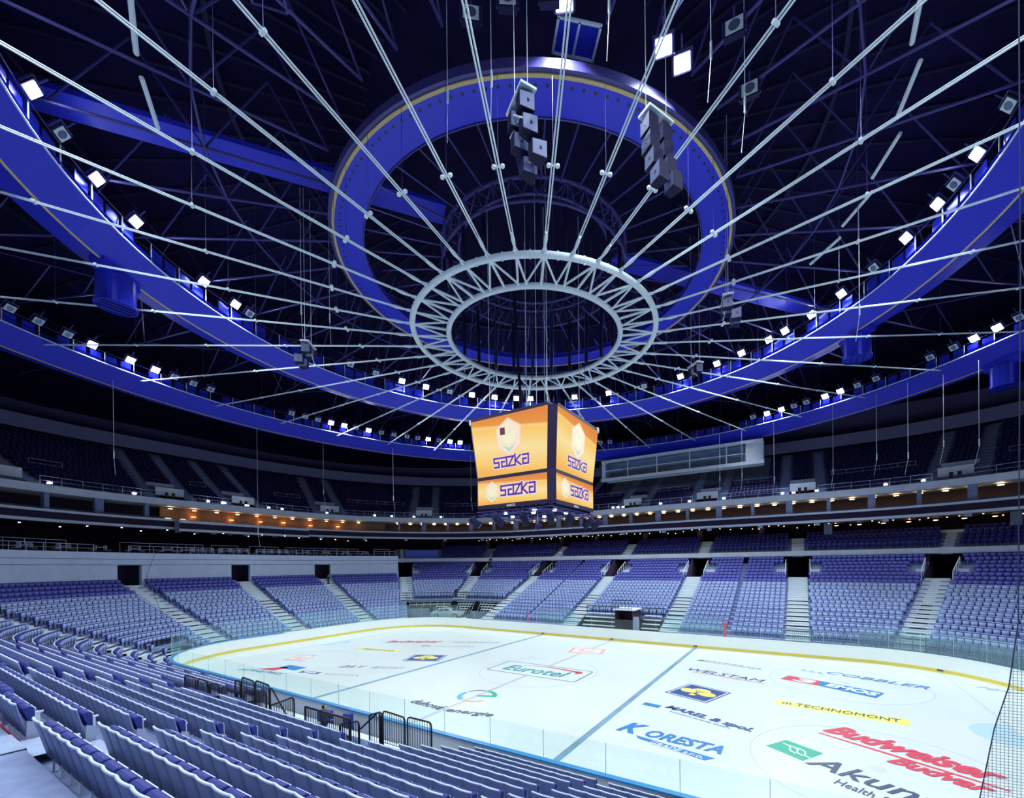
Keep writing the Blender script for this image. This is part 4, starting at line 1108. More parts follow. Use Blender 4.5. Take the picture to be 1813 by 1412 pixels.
# ================================================================== SPEAKER CLUSTERS
GREYP = mat('speaker_side_grey', (.15, .18, .36), .5)
def cluster(x, y, z, n, face, label, wire_top, side=1):
    root = empty('speaker_cluster', (x, y, z)); tag(root, label, 'loudspeakers'); root.rotation_euler = (0, 0, face); root.scale = (.72, .72, .8)
    for c in range(2):
        for k in range(n):
            q = k / max(1, n - 1); yy = -.35 * q * q * 2; tl = .12 + .55 * q
            xx = (-.55 if c == 0 else .55) * side; zz = -.95 * k
            b = MB(); b.hexa([(xx - .36, yy - .35, zz - .42), (xx + .36, yy - .35, zz - .42), (xx + .24, yy + .45, zz - .36), (xx - .24, yy + .45, zz - .36), (xx - .36, yy - .5 + .15, zz + .42), (xx + .36, yy - .5 + .15, zz + .42), (xx + .24, yy + .45, zz + .36), (xx - .24, yy + .45, zz + .36)])
            o = b.build('speaker_box', STEEL_D, root)
            for s in (-1, 1):
                s_ = MB(); s_.face([(xx + s * .365, yy - .33, zz - .38), (xx + s * .365, yy - .33, zz + .38), (xx + s * .25, yy + .43, zz + .33), (xx + s * .25, yy + .43, zz - .33)]); s_.build('side_plate', GREYP, o)
                d = MB(); d.box((xx + s * .32, yy, zz), (.03, .12, .14), -.15 * s); d.build('handle_hole', BLACK, o)
    b = MB(); b.box((0, 0, .62), (1.9, .9, .12)); b.tube([(-.8, -.3, .6), (.8, .3, -.6)], .04, 5); b.tube([(.8, .3, .6), (-.8, .3, -.9)], .04, 5); b.build('rigging_frame', STEEL, root)
    for q in ((-.8, 0), (.8, 0)): MB().tube([(q[0], q[1], .65), (q[0], q[1], (wire_top - z) / .8)], .02, 5).build('hanging_wire', STEEL, root)
    return root
cluster(8.5, -14.5, 25.2, 3, 2.6, 'dark speaker cluster hanging left of centre below the blue ring', 36.5)
cluster(12.6, -10.8, 25.6, 4, 1.1, 'large speaker cluster hanging before the blue ring, upper right', 36.5)
cluster(-14.0, -9.6, 24.3, 2, -.9, 'speaker cluster hanging among cables left of the ring truss', 36)
cluster(13.6, 1.3, 24.4, 2, 1.8, 'small speaker cluster hanging right of the ring truss', 36)
cluster(10.0, 9.5, 24.4, 1, 2.4, 'tiny speaker cluster behind the right side of the ring truss', 36)
# catwalk box high above, left of the flat ring
g_ = empty('lighting_gantry', (3.5, -22.5, 30)); g_.rotation_euler = (0, .0, -.75); tag(g_, 'slim lattice gantry with grey panels at the top, left of centre', 'gantry')
b = MB()
for y in (-.6, .6):
    for z in (0, 1.2): b.tube([(-5, y, z), (5, y, z)], .05, 5)
for k in range(9):
    x = -5 + k * 1.25; b.tube([(x, -.6, 0), (x, -.6, 1.2)], .04, 5); b.tube([(x, .6, 0), (x, .6, 1.2)], .04, 5)
    if k < 8: b.tube([(x, -.6, 0), (x + 1.25, -.6, 1.2)], .04, 5); b.tube([(x, -.6, 0), (x, .6, 0)], .04, 5)
b.build('lattice', STEEL_V, g_)
for k in range(5): MB().box((-3.6 + 1.8 * k, 0, -.1), (1.5, 1.0, .06)).build('panel', mat('gantry_floor_grey', (.12, .14, .28), .5), g_)
# skylight hatch in the blue haze above the ring
hp = empty('roof_hatch', (8.98, -10.65, 31.8)); hp.rotation_euler = (0, 0, .72); tag(hp, 'pale two-pane framed panel just above the flat blue ring', 'hatch')
b = MB()
for x in (-.95, 0, .95): b.box((x, 0, 0), (.1, 1.3, .1))
for y in (-.65, .65): b.box((0, y, 0), (2.0, .1, .1))
b.build('frame', STEEL, hp); MB().box((0, 0, .02), (1.9, 1.25, .03)).build('pane', RBLUE_S, hp)
# small unlit fixtures hung over the ring
for i, (x, y, z) in enumerate(((5.6, -13.9, 31.6), (7.3, -13.6, 31.4), (8.9, -12.9, 31.3), (15.3, -8.8, 30.2), (15.6, -5.9, 30.2), (13.9, -12.2, 31))):
    o = place_flood(x, y, z, 0, 0, aim=(17, -28)); tag(o, None, 'floodlight', 'unlit floodlights above the flat blue ring')
fx = sorted([o for o in bpy.data.objects if o.get('group') == 'unlit floodlights above the flat blue ring'], key=lambda o: proj(*o.location)[0])
nth_label(fx, 'unlit floodlight hung outside the flat blue ring, %s from the left')

# ================================================================== SUITES, COLUMNS, LAMPS
for i, (o_, t0_, t1_) in enumerate(((22.25, 0.75, 6.2),)):
    posts = []; L = 0; T = np.arange(t0_, t1_, .0005); last = None; k = 0; acc = 0
    pp = P(T[0], o_)
    for t in T:
        q = P(t, o_); acc += math.dist(pp, q); pp = q
        if acc >= 4.35:
            acc = 0; k += 1
            if 3.62 < t < 4.95: continue
            if not inview(*q, 15.5, 20): continue
            n_ = N(t); b = MB(); b.box((q[0], q[1], 15.43), (.75 if k % 2 else .4, .5, 1.9), math.atan2(n_[1], n_[0]) + PI / 2)
            posts.append(b.build('suite_post', CONC))
    posts.sort(key=lambda o: proj(*o.data.vertices[0].co)[0])
    for o in posts: tag(o, None, 'post', 'pale posts between the suites')
    nth_label(posts, 'pale post under the upper tier edge, %s from the left')
def lamp_row(o_, z, t0_, t1_, step, m, nm, lab, grp, sz, jitter=0.0):
    T = np.arange(t0_, t1_, .0005); acc = 0; pp = P(T[0], o_); res = []
    b = MB(); b.lathe([(0, 0), (sz, 0), (sz * 1.1, .05), (0, .05)], n=10); pr_ = b.build(nm, m); used_ = False
    for t in T:
        q = P(t, o_); acc += math.dist(pp, q); pp = q
        if acc >= step:
            acc = random.uniform(-jitter, jitter) * step
            zz = z + random.uniform(-jitter, jitter) * .5
            if not inview(*q, zz, 5): continue
            o = pr_ if not used_ else pr_.copy()
            if used_: COL.objects.link(o)
            used_ = True; o.location = (q[0] , q[1], zz); tag(o, None, 'lamp', grp); res.append(o)
    res.sort(key=lambda o: proj(*o.location)[0]); nth_label(res, lab); return res
lamp_row(23.6, 16.1, .75, 3.60, 2.15, WARM, 'ceiling_lamp', 'warm round ceiling lamp in the suites under the upper tier, %s from the left', 'warm suite lamps', .26)
lamp_row(23.4, 16.05, 3.66, 4.93, 2.6, WARM, 'restaurant_lamp', 'warm restaurant lamp under the upper tier at left, %s from the left', 'warm restaurant lamps', .22)
lamp_row(24.1, 15.3, 3.70, 4.90, 3.9, WARMO, 'wall_lamp', 'orange glowing wall lamp on the wooden restaurant wall, %s from the left', 'orange wall lamps', .26, .2)
lamp_row(23.2, 13.0, 1.2, 3.3, 1.15, WARM, 'concourse_lamp', 'tiny concourse light behind the club seats, %s from the left', 'tiny concourse lights', .06, .45)
lamp_row(18.5, 12.7, 3.65, 5.6, 2.3, COOLL, 'concourse_lamp', 'small light over the end wall terrace, %s from the left', 'small lights over the terrace', .07, .4)
for (a, b_, m, lab) in ((4.86, 4.91, COOLL, 'white lit serving hatch at the left end of the restaurant'), (4.74, 4.785, COOLL, 'white lit serving hatch of the restaurant beside the first'), (4.45, 4.6, COOLL, 'long white lit counter in the middle of the restaurant')):
    b = MB(); band(b, a, b_, [(24.4, 14.55), (24.4, 14.95 if a != 4.45 else 14.65)]); tag(b.build('serving_hatch', mat('hatch_glow', (.8, .9, .85), .5, emit=(.6, .85, .7), estr=.9), None), lab, 'hatch')
wl_ = MB(); band(wl_, 1.62, 1.74, [(25.4, 13.9), (25.4, 16.2)]); wl_.face([(0, 0, 9.1)] * 3) if 0 else None
# glowing orange lower suite at far right
lo = MB(); band(lo, 1.20, 1.66, [(25.3, 11.3), (25.3, 13.1)]); tag(lo.build('lit_room', mat('orange_room_glow', (.6, .25, .1), .6, emit=(.9, .22, .05), estr=.35)), 'orange lit room behind the club seats at the right edge', 'room')
lo = MB(); band(lo, 1.20, 2.02, [(24.6, 11.2), (24.6, 11.75), (24.8, 11.75)]); tag(lo.build('room_parapet', FASC), kind='structure')
for n_, t in enumerate((1.35, 1.69, 2.02)):
    q = P(t, 24.6); v = N(t); b = MB(); b.box((q[0], q[1], 12.3), (.9, .5, 2.2), math.atan2(v[1], v[0]) + PI / 2); tag(b.build('room_post', CONC), ('pale post at the right edge beside the orange room', 'pale post left of the orange lit room', 'pale post at the left end of the lower rooms')[n_], 'post')
lamp_row(25.0, 12.95, 1.40, 2.0, 2.4, WARM, 'room_lamp', 'warm ceiling lamp in the lower rooms at right, %s from the left', 'warm lamps of the lower rooms', .2)
cols_ = []
for t in (3.42, 3.258, 3.092, 2.806, 2.97, 2.602, 2.404, 2.206):
    q = P(t, 26.1); b = MB(); b.lathe([(.42, 9.6), (.42, 13.0), (.52, 13.05), (.52, 13.2)], (q[0], q[1], 0), 16); o = b.build('round_column', BROWN, None, True); tag(o, None, 'column', 'round brown columns behind the club seats'); cols_.append((proj(q[0], q[1], 12)[0], o))
cols_.sort(key=lambda c: c[0]); nth_label([c[1] for c in cols_], 'round brown column behind the club seats, %s from the left')
# small boxes under the balcony rail
bx_ = []
for t in np.linspace(1.75, 4.9, 22):
    q = P(t, 20.9); v = N(t); b = MB(); b.box((q[0], q[1], 13.0), (.55, .35, .35), math.atan2(v[1], v[0]) + PI / 2); o = b.build('wall_speaker', GREYM); tag(o, None, 'speaker', 'small boxes under the balcony rail'); bx_.append((proj(q[0], q[1], 13)[0], o))
bx_.sort(key=lambda c: c[0]); nth_label([c[1] for c in bx_], 'small grey box under the suite balcony rail, %s from the left')
# blue covered booth
q = P(3.49, 21.3); v = N(3.49); r_ = empty('covered_booth', (q[0], q[1], 9.35), math.atan2(v[1], v[0]) + PI / 2); tag(r_, 'pale blue draped booth left of the club seats', 'booth')
BD = mat('pale_blue_drape', (0.10, 0.17, 0.72), .7); MB().box((0, 0, .5), (5.8, .9, 1.0)).build('skirt', BD, r_); MB().box((0, .3, 1.35), (5.6, .2, .9)).build('back_drape', BD, r_); MB().box((0, -.1, 1.02), (5.9, 1.0, .05)).build('table_top', GREYM, r_)

# press box on the upper tier
pb = empty('press_box', (0.4, 42.0, 22.9)); tag(pb, 'long pale press box with windows on the upper tier', 'press box')
b = MB(); b.box((0, .6, 1.55), (25, 2.2, .1)); b.box((0, -.5, -.05), (25.4, .9, .5)); b.box((0, 1.7, 1.5), (25, .2, 3.3)); b.box((12.3, .4, 1.6), (.6, 2.0, 3.2)); b.box((-12.3, .4, 1.6), (.6, 2.0, 3.2)); b.box((0, -.5, 3.1), (25.2, .8, .35)); b.box((11.2, -.5, 1.6), (1.9, .3, 3.0))
b.build('shell', FASC, pb)
b = MB(); b.box((-1.6, -.3, 1.55), (23.2, .06, 2.7)); b.build('window', GLASS2, pb)
for x in (-8, -3, 2.2, 7.6): MB().box((x, -.35, 1.55), (.15, .12, 2.8)).build('mullion', FASC, pb)
MB().box((-1.6, 1.4, .9), (22, .2, 1.4)).build('interior', WARMWALL, pb)

# ================================================================== RAILINGS
RAILM = mat('rail_steel', (0.55, 0.62, 0.85), .35, .2)
def rail_curve(name, t0, t1, o_, z, h, m, parent, post=1.6, r=.025, mid=True):
    b = MB(); T = trange(t0, t1, 14); b.tube([(*P(t, o_), z + h) for t in T], r, 5)
    if mid: b.tube([(*P(t, o_), z + h * .5) for t in T], r * .7, 5)
    L = sum(math.dist(P(a, o_), P(c, o_)) for a, c in zip(T[:-1], T[1:])); n = max(1, int(L / post))
    for k in range(n + 1):
        t = t0 + (t1 - t0) * k / n; q = P(t, o_); b.tube([(*q, z), (*q, z + h)], r, 5)
    return b.build(name, m, parent)
# rails in front of upper tier and inside it
e = sorted([t for t in UV])
bounds = [1.0] + e + [5.5]
ri = []
for a, c in zip(bounds[:-1], bounds[1:]):
    ha, hc = 1.7 / dl(a, 22.5), 1.7 / dl(c, 22.5)
    root = empty('upper_tier_rail', (0, 0, 0)); rail_curve('front_rail', a + ha, c - hc, 22.4, 17.15, .95, RAILM, root)
    rail_curve('middle_rail', a + 2 * ha, c - 2 * hc, uo(6), uz(6), .95, RAILM, root)
    tag(root, None, 'railing', 'railings of the upper tier'); ri.append((proj(*P((a + c) / 2, 22.4), 17.5)[0], root))
ri.sort(key=lambda c: c[0]); nth_label([c[1] for c in ri], 'thin pale railing along the upper tier, %s section from the left')
# small bright fixtures on the upper edge
sl = []
for t in sorted([1.42, 1.60, 1.83, 1.90, 2.05, 2.11, 2.14, 2.31, 2.42, 2.52, 2.66, 2.68, 2.70, 3.42, 3.52, 3.60, 3.66, 3.82, 3.96, 4.0, 4.22, 4.24, 4.45, 4.47, 4.6, 5.05, 5.2]):
    q = P(t, 22.35); o = MB().box((q[0], q[1], 17.42), (.28, .28, .16), t).build('small_spotlight', COOLL); tag(o, None, 'spotlight', 'small lamps on the upper tier edge'); sl.append((proj(*q, 17.4)[0], o))
sl.sort(key=lambda c: c[0]); nth_label([c[1] for c in sl], 'small white lamp on the upper tier edge, %s from the left')
# vomitory handrails in the lower bowl
vh = []
for t in VOM:
    for s in (-1, 1):
        root = MB(); h = 1.25 / dl(t, 16)
        tt = t + s * h
        pts = [(*P(tt, ob(16) + .3 + .86 * k), zf(17) + .95 + .38 * k) for k in (0, 3.6)]
        root.tube([(pts[0][0], pts[0][1], zf(17))] + pts + [(pts[1][0], pts[1][1], pts[1][2] - .9)], .035, 6)
        for k in (.9, 1.8, 2.7): x, y = P(tt, ob(16) + .3 + .86 * k); root.tube([(x, y, zf(17) + .3 * k), (x, y, zf(17) + .95 + .38 * k)], .03, 5)
        o = root.build('handrail', STEEL); tag(o, None, 'handrail', 'pale handrails beside the dark openings'); vh.append((proj(*P(tt, 16), 8)[0], o))
vh.sort(key=lambda c: c[0]); nth_label([c[1] for c in vh], 'sloping pale handrail beside a dark opening of the far stands, %s from the left')
# terrace railing, tables and chairs on the end wall
tr_ = []
for i, (a, c) in enumerate(((5.22, 5.72), (4.78, 5.14), (4.48, 4.74), (4.08, 4.40), (3.72, 4.04), (3.60, 3.69))):
    root = empty('terrace_rail'); rail_curve('front_rail', a, c, 14.95, 9.95, .75, RAILM, root, 1.3); rail_curve('back_rail', a + .02, c - .01, 17.2, 10.0, 1.15, RAILM, root, 1.5, .03, False)
    tag(root, None, 'railing', 'railings on top of the end wall'); tr_.append((proj(*P((a + c) / 2, 14.8), 10.5)[0], root))
tr_.sort(key=lambda c: c[0]); nth_label([c[1] for c in tr_], 'pale railing on top of the end wall, %s section from the left')
CHM = mat('chair_white', (.55, .6, .75), .5)
def make_chair():
    r_ = empty('dining_chair'); a = MB().box((0, 0, .45), (.42, .42, .04)).build('seat', CHM, r_); b = MB().box((0, .2, .72), (.42, .04, .46)).build('backrest', CHM, r_); ch = [a, b]
    for sx in (-.18, .18):
        for sy in (-.18, .18): ch.append(MB().box((sx, sy, .22), (.03, .03, .44)).build('leg', BLACK, r_))
    kids(r_, ch); return r_
def make_table():
    r_ = empty('dining_table'); ch = [MB().box((0, 0, .74), (.8, .8, .04)).build('table_top', CHM, r_), MB().lathe([(.25, 0), (.25, .02), (.03, .05), (.03, .72)], n=12).build('pedestal', BLACK, r_)]
    kids(r_, ch); return r_
pc, pt = make_chair(), make_table(); uc = ut = False; CHS, TBS = [], []
for i, t in enumerate(np.linspace(3.72, 5.5, 24)):
    if any(abs(t - x) < .03 for x in (4.76, 4.44, 4.06)): continue
    q = P(t, 15.9); v = N(t); rz = math.atan2(v[1], v[0]) - PI / 2
    o = copy_tree(pt) if ut else pt; ut = True; o.location = (*q, 9.75); o.rotation_euler = (0, 0, rz); TBS.append((proj(*q, 10)[0], o))
    for s in (-1, 1):
        c_ = P(t + s * .62 / dl(t, 16), 15.9); o = copy_tree(pc) if uc else pc; uc = True; o.location = (*c_, 9.75); o.rotation_euler = (0, 0, rz - s * PI / 2); CHS.append((proj(*c_, 10)[0], o))
for L_, c_, g__, lab in ((CHS, 'chair', 'chairs on the terrace over the end wall', 'pale chair on the terrace over the end wall, %s from the left'), (TBS, 'table', 'tables on the terrace over the end wall', 'small square table on the terrace over the end wall, %s from the left')):
    L_.sort(key=lambda c: c[0]); nth_label([c[1] for c in L_], lab)
    for _, o in L_: tag(o, None, c_, g__)
mb = MB(); band(mb, 3.6, 5.8, [(14.9, 9.75), (19, 9.75), (19, 9.6)]); structure(mb.build('terrace_floor', CONC_D))

# black railings of the players' area in the near stand
structure(MB().box((-1.1, -16.9, .14), (15.3, 3.2, .28)).box((-1.1, -18.75, 1.0), (15.3, .7, .35)).build('trim_6', CONC), 'pale floor of the bench area')
def bar_panel(x0, x1, y, z0, h0, h1, label, bars=True, round_=True, y1=None, w=.032, sp=.13):
    root = empty('black_railing', (x0, y, z0)); L = x1 - x0; dy = (y1 - y) if y1 is not None else 0
    b = MB(); R = .12 if round_ else .01
    pts = [(0, 0, 0), (0, 0, h0 - R), (R * .3, 0, h0 - R * .3), (R, dy * R / max(L, .1), h0), (L - R, dy * (1 - R / max(L, .1)), h1), (L - R * .3, dy, h1 - R * .3), (L, dy, h1 - R), (L, dy, 0)]
    b.tube(pts, w, 6); b.build('frame', BLACK, root)
    if bars:
        k = sp
        while k < L - .05:
            q = k / L; MB().tube([(k, dy * q, .1), (k, dy * q, h0 + (h1 - h0) * q)], .015, 4).build('bar', BLACK, root); k += sp
        MB().tube([(0, 0, .1), (L, dy, .1)], .014, 4).build('bottom_bar', BLACK, root)
    tag(root, label, 'railing'); return root
YR = -19.1; ZR = 1.75
bar_panel(-6.25, -5.15, -19.95, 2.1, 1.3, 1.3, 'tall black barred panel at the left end of the near railings')
bar_panel(-4.95, -3.95, -19.95, 2.1, 1.3, 1.3, 'second tall black barred panel from the left of the near railings')
bar_panel(-3.8, -2.95, -19.95, 2.1, 1.25, 1.3, 'third black barred panel from the left, near railings')
bar_panel(-4.85, -3.4, YR, ZR, 1.1, 1.05, 'wide black barred panel in the middle left of the near railings')
bar_panel(-4.9, -2.9, -18.2, ZR - .6, 1.3, 1.5, 'black rail standing behind the barred panels, nearer the ice')
bar_panel(-3.85, -3.35, YR + .1, ZR, 1.5, 1.5, 'narrow raised black hoop of the near railings')
bar_panel(-3.25, -2.2, YR + .1, ZR, 1.7, 1.65, 'tall rounded black gate left of the sloping handrail')
bar_panel(-2.1, -1.0, YR + .1, ZR, 1.7, 1.65, 'tall rounded black gate beside the sloping handrail')
bar_panel(-.95, .3, YR + .1, ZR, 1.55, .7, 'black handrail sloping down to the right', False)
bar_panel(-1.2, .6, -18.9, ZR - .2, 1.0, 1.55, 'low black rail with rounded corner left of the straight fence')
bar_panel(1.35, 4.05, -18.9, ZR - .3, 1.43, 1.43, 'long straight black barred fence of the near stand', True, False, w=.04, sp=.11)
bar_panel(2.9, 4.0, -18.5, ZR - .6, 1.25, 1.5, 'low rounded black rail right of the long fence')
bar_panel(3.55, 4.75, -18.2, ZR - .75, 1.25, 2.0, 'black handrail sloping up to the right', False)
bar_panel(4.1, 4.8, -18.15, ZR - .75, 1.85, 2.0, 'narrow black gate left of the two tall gates')
bar_panel(3.25, 4.5, -16.9, 1.1, 1.35, 1.3, 'tall black gate, left one of the two beside the seats')
bar_panel(4.65, 5.9, -16.9, 1.1, 1.35, 1.35, 'tall black gate, right one of the two beside the seats')
SLAT = mat('white_slat', (.72, .82, .84), .5)
# benches in the players' area, blue and yellow
for x, l in ((-5.2, 'left of the straight fence'), (1.0, 'behind the straight black fence')):
    r_ = empty('players_bench', (x, -16.2, .28)); tag(r_, 'long pale players bench ' + l, 'bench')
    MB().box((0, 0, .45), (6, .4, .06)).build('seat', FASC, r_)
    for s in (-2.6, 0, 2.6): MB().box((s, 0, .22), (.06, .35, .44)).build('leg', STEEL, r_)
DKB = mat('blue_padding', (.02, .03, .22), .6)
for (x, y, sx, sy, h, m, l) in ((-2.2, -15.9, .7, .4, 1.0, DKB, 'blue padded box at the rink door left of the straight fence'), (-.6, -15.8, .4, .35, 1.1, DKB, 'upright blue pad against the near boards'), (5.4, -16.4, .5, .5, .6, mat('yellow_box', (.7, .6, .1), .5), 'yellow box behind the tall gates'),
                                (5.9, -16.2, .6, .5, .6, DKB, 'blue box behind the tall gates'), (6.9, -16.1, 1.2, .6, .35, BLACK, 'dark low cover behind the rightmost gate')):
    o = MB().box((0, 0, h / 2), (sx, sy, h), .1).build('padded_box', m); o.location = (x, y, .28); mo = o.modifiers.new('b', 'BEVEL'); mo.width = .08; mo.segments = 3; tag(o, l, 'box')
b = MB(); b.prism([(0, 0), (.75, -.05), (.65, .5)], 0, .05, lambda x, y, h: (x, h, y)); o = b.build('dark_flag', mat('dark_green_cloth', (.03, .07, .1), .8)); o.location = (7.0, -16.1, 1.05); tag(o, 'dark triangular flag poking up by the front seats', 'flag')
o = MB().box((11.0, -15.35, .85), (1.0, .02, .0)).build('x', BLACK); bpy.data.objects.remove(o)
tag(MB().box((3.9, -26.3, zf(13) + .05), (2.2, .08, .02)).build('red_floor_strip', REDM), 'thin red strip on the floor at the left edge of the near stand', 'floor strip')
# dark slot in the boards, near right
tag(MB().box((14.6, -15.155, 1.02), (1.6, .02, .1)).build('board_slot', BLACK), 'dark slot high on the near boards at the lower right', 'slot')
# black railing at the corner by the end stand
for (t0_, t1_, o_, z, h, l) in ((5.30, 5.52, 2.75, 1.05, .95, 'black railing above the end bleachers near the left corner'),):
    root = empty('corner_railing'); tag(root, l, 'railing'); T = np.linspace(t0_, t1_, 26)
    for k in range(4): b = MB(); band(b, t0_, t1_, [(o_ - .15 - .35 * k, .85 - .22 * k), (o_ - .15 - .35 * k, .95 - .22 * k), (o_ + .1 - .35 * k, .95 - .22 * k)]); b.build('slat_row', SLAT, root)
    MB().tube([(*P(t, o_), z + h) for t in T], .035, 5).build('top_rail', BLACK, root); MB().tube([(*P(t, o_), z + .1) for t in T], .02, 5).build('bottom_rail', BLACK, root)
    for t in T: MB().tube([(*P(t, o_), z), (*P(t, o_), z + h)], .02 if int(t * 1000) % 5 else .04, 4).build('bar', BLACK, root)

# ================================================================== FAR SIDE DETAILS
GRF = mat('grey_green_fence', (.10, .17, .26), .5)
root = empty('rink_side_fence'); tag(root, 'grey barred fence along the front row at the right', 'fence')
T = np.linspace(1.02, tx_n(16.0), 90)
for nm, z, r_ in (('top_rail', 2.25, .04), ('middle_rail', 1.5, .03), ('bottom_rail', 1.1, .035)): MB().tube([(*P(t, .8), z) for t in T], r_, 5).build(nm, GRF, root)
fb = MB()
for t in np.linspace(1.02, tx_n(16.0), 300): fb.tube([(*P(t, .8), 1.1), (*P(t, .8), 2.25)], .017, 4)
fb.build('bars', GRF, root)
for t in np.linspace(1.02, tx_n(16.0), 22): MB().tube([(*P(t, .8), .1), (*P(t, .8), 2.35)], .045, 5).build('post', GRF, root)
# tunnel block below the raised rows
xa, xb = -5.0, 4.6; TX = .6; ya = 15 + ob(4); za = zf(5)
SLAT = mat('white_slat', (.72, .82, .84), .5)
tb = empty('tunnel_block', (0, 0, 0)); tag(tb, 'raised block with dark player tunnel and white slatted sides across the ice', 'tunnel')
MB().box((-.2, ya + .1, za / 2), (9.6, .1, za)).build('back_wall', BLACK, tb)
MB().box((1.75, ya - 1.2, 1.7), (.1, 2.6, 3.0)).box((-.25, ya - 1.2, 1.7), (.1, 2.6, 3.0)).box((.75, ya - .1, 1.6), (1.8, .1, 3.0)).build('tunnel_lining', mat('tunnel_dark', (.05, .02, .05), .8), tb)
MB().box((.75, ya - 1.2, 3.15), (2.5, 2.7, .12)).build('tunnel_roof', FASC, tb); MB().box((2.1, ya - 2.4, 1.5), (.7, .06, 1.9)).build('side_panel', GREYM, tb)
for k in range(5):
    z = .75 + k * .42; y = ya - 2.2 + .42 * k
    for (p, q) in ((-4.6, -.5), (2.5, 4.4)): MB().box(((p + q) / 2, y, z), (q - p, .35, .09)).build('slat_step', SLAT, tb)
for (p, q, h, y) in ((-4.9, -.9, 1.0, ya + .1), (2.0, 4.6, 1.0, ya + .1)):
    b = MB(); b.tube([(p, y, za + h), (q, y, za + h)], .05, 5); b.tube([(p, y, za + .25), (q, y, za + .25)], .045, 5)
    for x in np.arange(p, q + .01, .8): b.tube([(x, y, za), (x, y, za + h)], .045, 5)
    b.build('railing', BLACK, tb)
b = MB(); y = ya - 2.5
for z in (3.3, 3.75, 4.2): b.tube([(-.6, y, z), (1.7, y, z)], .03, 5)
for x in np.arange(-.6, 1.71, .38): b.tube([(x, y, 3.2), (x, y, 4.2)], .025, 5)
b.build('roof_railing', BLACK, tb)
# benches and end posts along the far boards
for (x0, x1, l) in ((-10.5, -5.4, 'glass-backed bench along the far boards, left of the tunnel'), (5.6, 11.0, 'glass-backed bench along the far boards, right of the tunnel')):
    r_ = empty('bench_box', ((x0 + x1) / 2, 16.1, 0)); tag(r_, l, 'bench'); Lx = x1 - x0
    MB().box((0, .2, 1.0), (Lx, .4, .07)).build('seat', SLAT, r_); 
    for s in np.linspace(-Lx / 2 + .1, Lx / 2 - .1, 4): MB().box((s, .2, .5), (.07, .35, 1.0)).build('leg', SLAT, r_)
    MB().box((0, .7, 1.9), (Lx, .03, 1.7)).build('glass_back', GLASS, r_)
    MB().tube([(-Lx / 2, .7, 2.75), (Lx / 2, .7, 2.75)], .03, 5).build('top_rail', GRF, r_)
for x, l in ((-10.9, 'thin red upright post by the far boards, left of the tunnel'), (11.3, 'thick red upright post by the far boards, right of the tunnel')):
    b = MB(); b.lathe([(0, 0), (.07 if x < 0 else .13, 0), (.07 if x < 0 else .13, 1.35), (0, 1.4)], (x, 15.25, 1.22), 10); tag(b.build('red_post', REDM), l, 'post')
# open frames of the folded bleachers in the far left corner
fb_ = empty('bleacher_frame'); tag(fb_, 'white slatted underframe of folded bleachers behind the silver car', 'bleachers')
for k in range(6):
    o_ = 7.1 - .3 * k; z = 2.75 - .34 * k
    for (a, c) in ((2.945, 3.10), (3.125, 3.25), (3.28, 3.40)) if k > 1 else ((2.945, 3.10), (3.125, 3.25), (3.28, 3.55)):
        sh = .012 * k
        b = MB(); band(b, a + (sh if a > 3.1 else 0), c - sh, [(o_, z), (o_, z + .10), (o_ + .3, z + .10)]); 
        for t in np.linspace(a + .01, c - .01, 7): 
            q = P(t, o_); b.box((q[0], q[1], z - .15), (.05, .05, .34))
        b.build('slat_row', SLAT, fb_)
b = MB(); band(b, CAR_T[0], CAR_T[1], [(7.9, 0), (7.75, 3.0)]); b.build('dark_backing', BLACK, fb_)
b = MB(); q0 = [(*P(t, 6.9), zf(8) + .95) for t in trange(CAR_T[0], CAR_T[1], 14)]; b.tube(q0, .04, 5); b.tube([(x, y, z - .75) for x, y, z in q0], .03, 5)
for t in np.linspace(CAR_T[0], CAR_T[1], 34): q = P(t, 6.9); b.tube([(*q, zf(8) - .1), (*q, zf(8) + .95)], .03, 5)
b.build('top_railing', BLACK, fb_)
b = MB(); band(b, CAR_T[0], CAR_T[1], [(6.75, zf(8) - .1), (7.9, zf(8) - .1)]); b.build('walkway', SLAT, fb_)
pn = MB(); band(pn, 3.41, 3.61, [(5.25, .0), (5.25, 2.0), (5.3, 2.0)]); band(pn, 2.96, 3.12, [(5.25, .0), (5.25, 1.6), (5.3, 1.6)]); band(pn, 3.12, 3.41, [(5.25, .0), (5.25, 1.1), (5.3, 1.1)]); tag(pn.build('grey_screen_wall', mat('grey_blue_sheet', (.22, .32, .42), .5, noise=.5, nscale=.7)), 'low grey cloth wall between rink corner and silver car', 'screen')

# ---- silver car on its platform
PLX, PLY, PLA = -26.45, 17.75, math.atan2(1.95, 4.35)
plt = empty('car_platform', (PLX, PLY, 0), PLA); tag(plt, 'low white display platform under the silver car', 'platform')
MB().box((0, 0, .68), (5.2, 2.0, .08)).build('deck', SLAT, plt); MB().box((0, 0, .32), (4.8, 1.8, .64)).build('base', CONC_D, plt)
car = empty('car', (PLX, PLY, .72), PLA); tag(car, 'silver saloon car on a platform behind the far left rink corner', 'car')
SILV = mat('silver_car_paint', (.62, .70, .72), .25, .5); CG = mat('car_glass_dark', (.05, .07, .1), .1); TYR = mat('tyre_rubber', (.04, .04, .05), .7)
side = [(-2.25, .35), (-2.27, .62), (-2.18, .9), (-1.75, 1.0), (-1.3, 1.04), (-.85, 1.38), (-.3, 1.47), (.35, 1.45), (.75, 1.3), (1.15, 1.0), (1.75, .88), (2.15, .75), (2.25, .55), (2.22, .32), (1.75, .25), (1.72, .5), (1.55, .62), (1.3, .64), (1.08, .5), (1.05, .25), (-1.0, .25), (-1.03, .5), (-1.2, .64), (-1.45, .64), (-1.65, .5), (-1.68, .25)]
